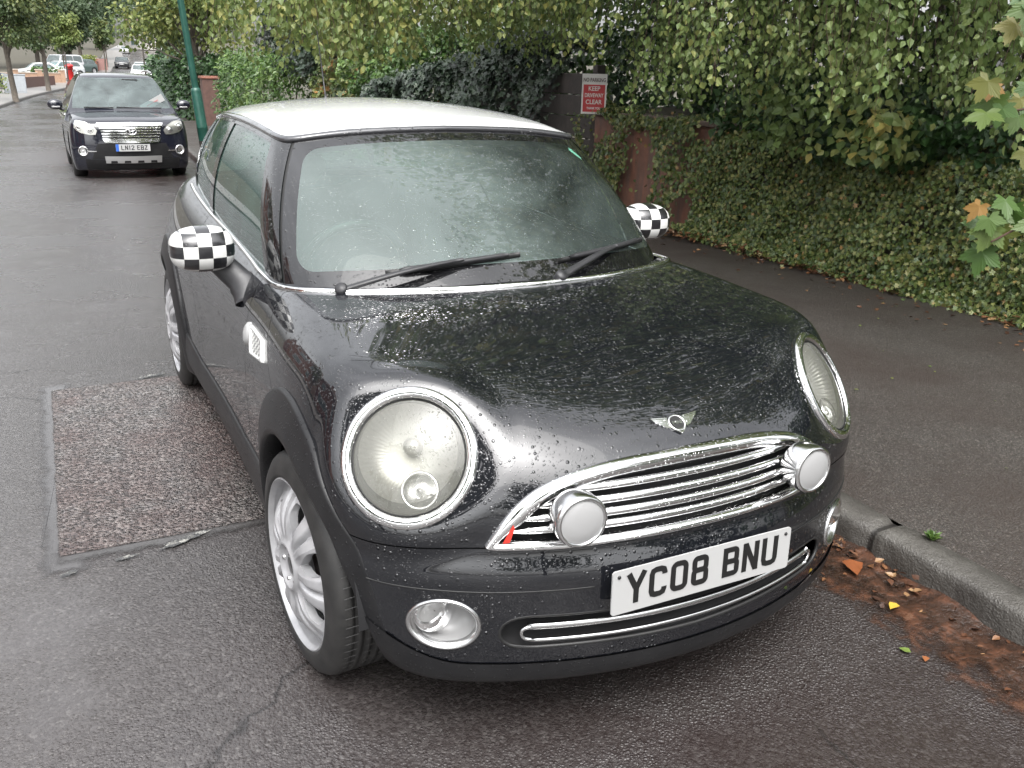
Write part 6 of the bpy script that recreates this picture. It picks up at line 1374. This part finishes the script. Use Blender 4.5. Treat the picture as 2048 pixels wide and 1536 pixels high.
# lamp posts
M_green = simple('green_lamp_paint', (.016, .070, .052), .38, .1, (12, .15, .004), .25); M_rust = simple('rusty_base', (.03, .025, .02), .8, 0, (30, .5, .006), .4)
lp = thing('lamp_post', 'green street lamp post with a wider base, leaves hanging over it', 'lamp post', (1.60, 18.0, hz(18, .1)))
lp.rotation_euler = (0, R_(-4.6), 0)
MB().lathe([(.107, -.02), (.107, .30), (.103, .32)], 24).build('rusty_base', M_rust, lp); MB().lathe([(.104, .30), (.104, .55), (.108, .56), (.108, .585), (.104, .595), (.100, 1.26), (.085, 1.31), (.066, 1.33)], 24).build('post_base', M_green, lp); MB().lathe([(.066, 1.32), (.063, 3.2), (.055, 6.0), (.05, 6.05)], 20).build('post_shaft', M_green, lp)
MB().tube(curve3([(0, 0, 6.0), (-.1, 0, 6.5), (-.7, 0, 6.9), (-1.2, 0, 6.95)], 16), .035, 8).build('post_arm', M_green, lp); MB().box((-1.45, 0, 6.93), (.6, .26, .13)).build('lamp_head', M_silver, lp, bevel=.04)
for (x, y, h, lab) in ((.75, 77, 2.4, 'thin dark street pole beside the red post box'), (5.4, 68.3, 4.6, 'taller thin street pole by the white parked cars')):
    p_ = thing('street_pole', lab, 'pole', (x, y, hz(y, .1))); MB().lathe([(.06, 0), (.05, h), (0, h+.02)], 12).build('pole_shaft', M_rust, p_); MB().lathe([(.09, 0), (.09, .4), (.06, .45)], 12).build('pole_foot', M_rust, p_)
# post box
pb = thing('post_box', 'red pillar post box beyond the low brick wall', 'post box', (.98, 79, hz(79, .1))); M_pr = simple('post_box_red', (.50, .02, .02), .35)
MB().lathe([(.25, .10), (.25, 1.32), (.29, 1.33), (.30, 1.40), (.24, 1.47), (.10, 1.53), (0, 1.54)], 28).build('box_body', M_pr, pb); MB().lathe([(.27, 0), (.27, .10)], 28).build('box_base', M_dark, pb); MB().box((0, -.26, 1.14), (.28, .02, .05)).build('letter_slot', M_dark, pb)
# walls, piers, bins
def _brick():
    nt = NT('brick'); b = nt.n('ShaderNodeTexBrick', {'Vector': nt.n('ShaderNodeMapping', {'Vector': nt.obj(), 'Rotation': (R_(90), 0, 0)}).outputs[0], 'Color1': (.26, .09, .055, 1), 'Color2': (.19, .07, .045, 1), 'Mortar': (.25, .23, .2, 1), 'Scale': 4.4, 'Mortar Size': .012}); nt.set(Base_Color=b.outputs[0], Roughness=.75); return nt.m
M_brick = _brick(); M_tan = simple('tan_brick', (.34, .22, .15), .75, 0, (20, .3, .01), .2)
def wallseg(name, label, a, b, h, th, mat, capmat=None, piers=0):
    a = np.array(a, float); b = np.array(b, float); L_ = np.linalg.norm(b-a); ang = math.atan2(b[1]-a[1], b[0]-a[0]); t = thing(name, label, 'wall', (*a, hz((a[1]+b[1])/2, .08)), ang)
    MB().box((L_/2, 0, h/2), (L_, th, h)).build('wall_face', mat, t, smooth=False)
    if capmat: MB().box((L_/2, 0, h+.03), (L_+.06, th+.08, .06)).build('coping', capmat, t, smooth=False)
    for k in range(piers): x = L_*k/(piers-1) if piers > 1 else 0; MB().box((x, 0, h*.65), (.36, .36, h*1.3)).build('pier', mat, t, smooth=False); MB().box((x, 0, h*1.3+.04), (.44, .44, .08)).build('pier_cap', capmat or mat, t, smooth=False)
    return t
M_brown = simple('brown_board', (.085, .045, .035), .6, 0, None, .25); M_cap = simple('pale_coping', (.42, .36, .30), .7)
wallseg('low_wall', 'low dark brown wall behind the second street tree', (-2.5, 69.8), (-.25, 78.5), .70, .25, M_brown)
wallseg('low_wall', 'low tan brick garden wall with piers in front of the driveway cars', (-4.5, 81), (.5, 83.6), .75, .22, M_tan, M_cap, 4)
wallseg('brick_wall', 'red brick wall with piers beside the yellow shrub far up on the left', (4.9, 119), (5.6, 128), 1.1, .25, M_brick, M_cap, 3)
for x, lab in ((2.25, 'left one of the two terracotta gate piers'), (3.0, 'right one of the two terracotta gate piers')):
    t = thing('gate_pier', lab+' on the far left pavement', 'pier', (x, 115, hz(115, .1)), 0, 'terracotta gate piers'); MB().box((0, 0, .45), (.5, .5, .9)).build('pier_shaft', M_brick, t, smooth=False); MB().lathe([(.34, .9), (.26, 1.0), (.1, 1.25), (0, 1.27)], 4).build('pier_cap', M_brick, t, smooth=False)
wf = thing('wooden_fence', 'pinkish close-boarded fence behind the driveway cars', 'fence', (.0, 124, hz(124)), R_(25)); M_pink = simple('pink_fence', (.30, .17, .15), .7, 0, None, .2)
for k in range(4): MB().box((k*1.85+.9, 0, .75), (1.78, .05, 1.5)).build('fence_panel', M_pink, wf, smooth=False); MB().box((k*1.85, 0, .8), (.1, .1, 1.6)).build('fence_post', M_brown, wf, smooth=False)
hedge('garden_shrub', 'yellowish garden shrub beside the red brick piers', ((3.5, 4.8), (115.5, 118), (-.1, 1.7)), 1500, .26, M_birch_y, g2, T_RHOMB, 'shrub', .15, 3)
hedge('garden_shrub', 'small leafy shrubs growing behind the tan brick wall', ((-1.6, .6), (84.5, 86), (-.4, .7)), 900, .20, M_hedge, g2, T_RHOMB, 'shrub', .12, 3)
hedge('garden_shrub', 'yellow-green bush at the left edge beside the grey cabinet', ((-4.6, -2.9), (60.5, 62), (-.6, .4)), 900, .16, M_birch_y, g2, T_RHOMB, 'shrub', .1, 3)
cbn = thing('street_cabinet', 'pale grey street cabinet behind the nearest street tree', 'cabinet', (-2.55, 62, hz(62, .1))); M_cab = simple('grey_cabinet', (.30, .32, .34), .5, 0, None, .1)
MB().box((0, 0, .52), (1.2, .45, 1.04)).build('cabinet_body', M_cab, cbn, smooth=False, bevel=.02); MB().box((0, 0, 1.06), (1.26, .52, .05)).build('cabinet_lid', M_cab, cbn, smooth=False, bevel=.01)
for x in (-.3, .3): MB().box((x, -.232, .54), (.54, .012, .88)).build('cabinet_door', M_cab, cbn, smooth=False)
wb = thing('wheelie_bin', 'green wheelie bin beside the red brick pier', 'bin', (4.6, 46, hz(46, .1))); M_bin = simple('green_bin', (.06, .14, .09), .45)
MB().grid(np.stack([np.array([(-a, -b, z), (a, -b, z), (a, b, z), (-a, b, z)]) for a, b, z in ((.22, .26, .06), (.29, .36, 1.0))]), closev=True).build('bin_body', M_bin, wb, smooth=False); MB().box((0, 0, 1.03), (.62, .78, .07)).build('bin_lid', M_bin, wb, smooth=False, bevel=.02)
for s in (1, -1): MB().tube([(s*.24, .30, .1), (s*.19, .30, .1)], .1, 16).build('bin_wheel', M_tyre, wb)
bp_ = thing('brick_pier', 'orange-red brick pier with a small bush, right of the green bin', 'pier', (5.0, 44.3, hz(44.3, .1))); MB().box((0, 0, .65), (.46, .46, 1.3)).build('pier_shaft', M_brick, bp_, smooth=False); MB().box((0, 0, 1.34), (.56, .56, .08)).build('pier_cap', simple('terracotta_cap', (.42, .16, .07), .7), bp_, smooth=False)
hedge('pier_bush', 'small yellow-orange bush on top of the brick pier', ((4.75, 5.25), (44.0, 44.6), (.85, 1.45)), 350, .10, M_birch_y, g2, T_RHOMB, 'shrub', .04, 2)
bp2 = thing('brick_pier', 'darker brick gate pier just right of the lamp post base', 'pier', (3.72, 30.6, hz(30.6, .1))); MB().box((0, 0, .75), (.5, .5, 1.5)).build('pier_shaft', M_brown, bp2, smooth=False); MB().box((0, 0, 1.53), (.58, .58, .07)).build('pier_cap', M_brick, bp2, smooth=False)
# houses
M_render = simple('pale_render', (.46, .44, .40), .85, 0, (8, .2, .01), .12); M_tile = simple('roof_tiles', (.10, .055, .042), .75, 0, (14, .5, .02), .3); M_wf = simple('white_window_frame', (.6, .6, .6), .4)
def house(label, loc, rz, w=9, d=8, h=5.2, rh=2.8, wm=None):
    t = thing('house', label, 'house', loc, rz); MB().box((0, 0, h/2), (w, d, h)).build('wall', wm or M_brick, t, smooth=False)
    rf = MB(); V = np.array([(-w/2-.3, -d/2-.35, h-.05), (w/2+.3, -d/2-.35, h-.05), (w/2+.3, d/2+.35, h-.05), (-w/2-.3, d/2+.35, h-.05), (-w/2+2.2, 0, h+rh), (w/2-2.2, 0, h+rh)]); rf.add(V, [[[0, 1, 5, 4], [2, 3, 4, 5]], [[1, 2, 5], [3, 0, 4]], [[3, 2, 1, 0]]]); rfo = rf.build('roof', M_tile, t, smooth=False)
    MB().box((w*.22, 0, h+rh), (.9, .6, 1.8)).build('chimney', M_brick, rfo, smooth=False)
    for x in (-w*.28, w*.2):
        for z in (1.5, 3.9):
            f_ = MB().box((x, -d/2-.02, z), (1.9, .10, 1.25)).build('window', M_wf, t, smooth=False); MB().box((x, -d/2-.08, z), (1.7, .03, 1.05)).build('pane', M_glass2, f_, smooth=False)
    dr_ = MB().box((w*.42, -d/2-.03, 1.05), (.95, .10, 2.1)).build('door', simple('house_door', (.12, .03, .03), .4), t, smooth=False)
    return t
house('brick house with tiled hipped roof across the road, left of the view', (-15, 9, .0), R_(90))
house('second brick house across the road, further along on the left', (-14, 22, .0), R_(88), 10, 8, 5.4, 3.0)
house('pale house with brown roof far up the hill beside the road end', (24, 245, hz(245)), R_(-5), 12, 9, 5, 3, M_render)
tree('garden_tree', 'garden tree across the road outside the left edge of the view', (-10.5, 15.5, 0), 7, 1.5, 2.6, M_street, M_bark, 2500, .25, g2, None, 26, r0=.16)
# unseen trees and hedge added behind the camera to darken reflections in the wet paint
tree('garden_tree', 'big unseen tree added on the far pavement behind the photographer', (-8, -5, 0), 9, 2.0, 3.2, M_street, M_bark, 3000, .34, g2, None, 30, r0=.2)
tree('garden_tree', 'unseen tree added beside the road well behind the photographer', (-3.5, -19, 0), 11, 2.0, 4.2, M_street, M_bark, 3000, .42, g2, None, 30, r0=.2)
tree('garden_tree', 'unseen tree added over the bank on the right behind the photographer', (7, -9, 0), 9, 1.5, 3.6, M_street, M_bark, 3000, .36, g2, None, 30, r0=.2)
hedge('garden_hedge', 'unseen hedge added along the pavement behind the photographer', ((4.3, 6.0), (-16, -2.2), (0, 2.6)), 5000, .20, M_under, g2, T_RHOMB)
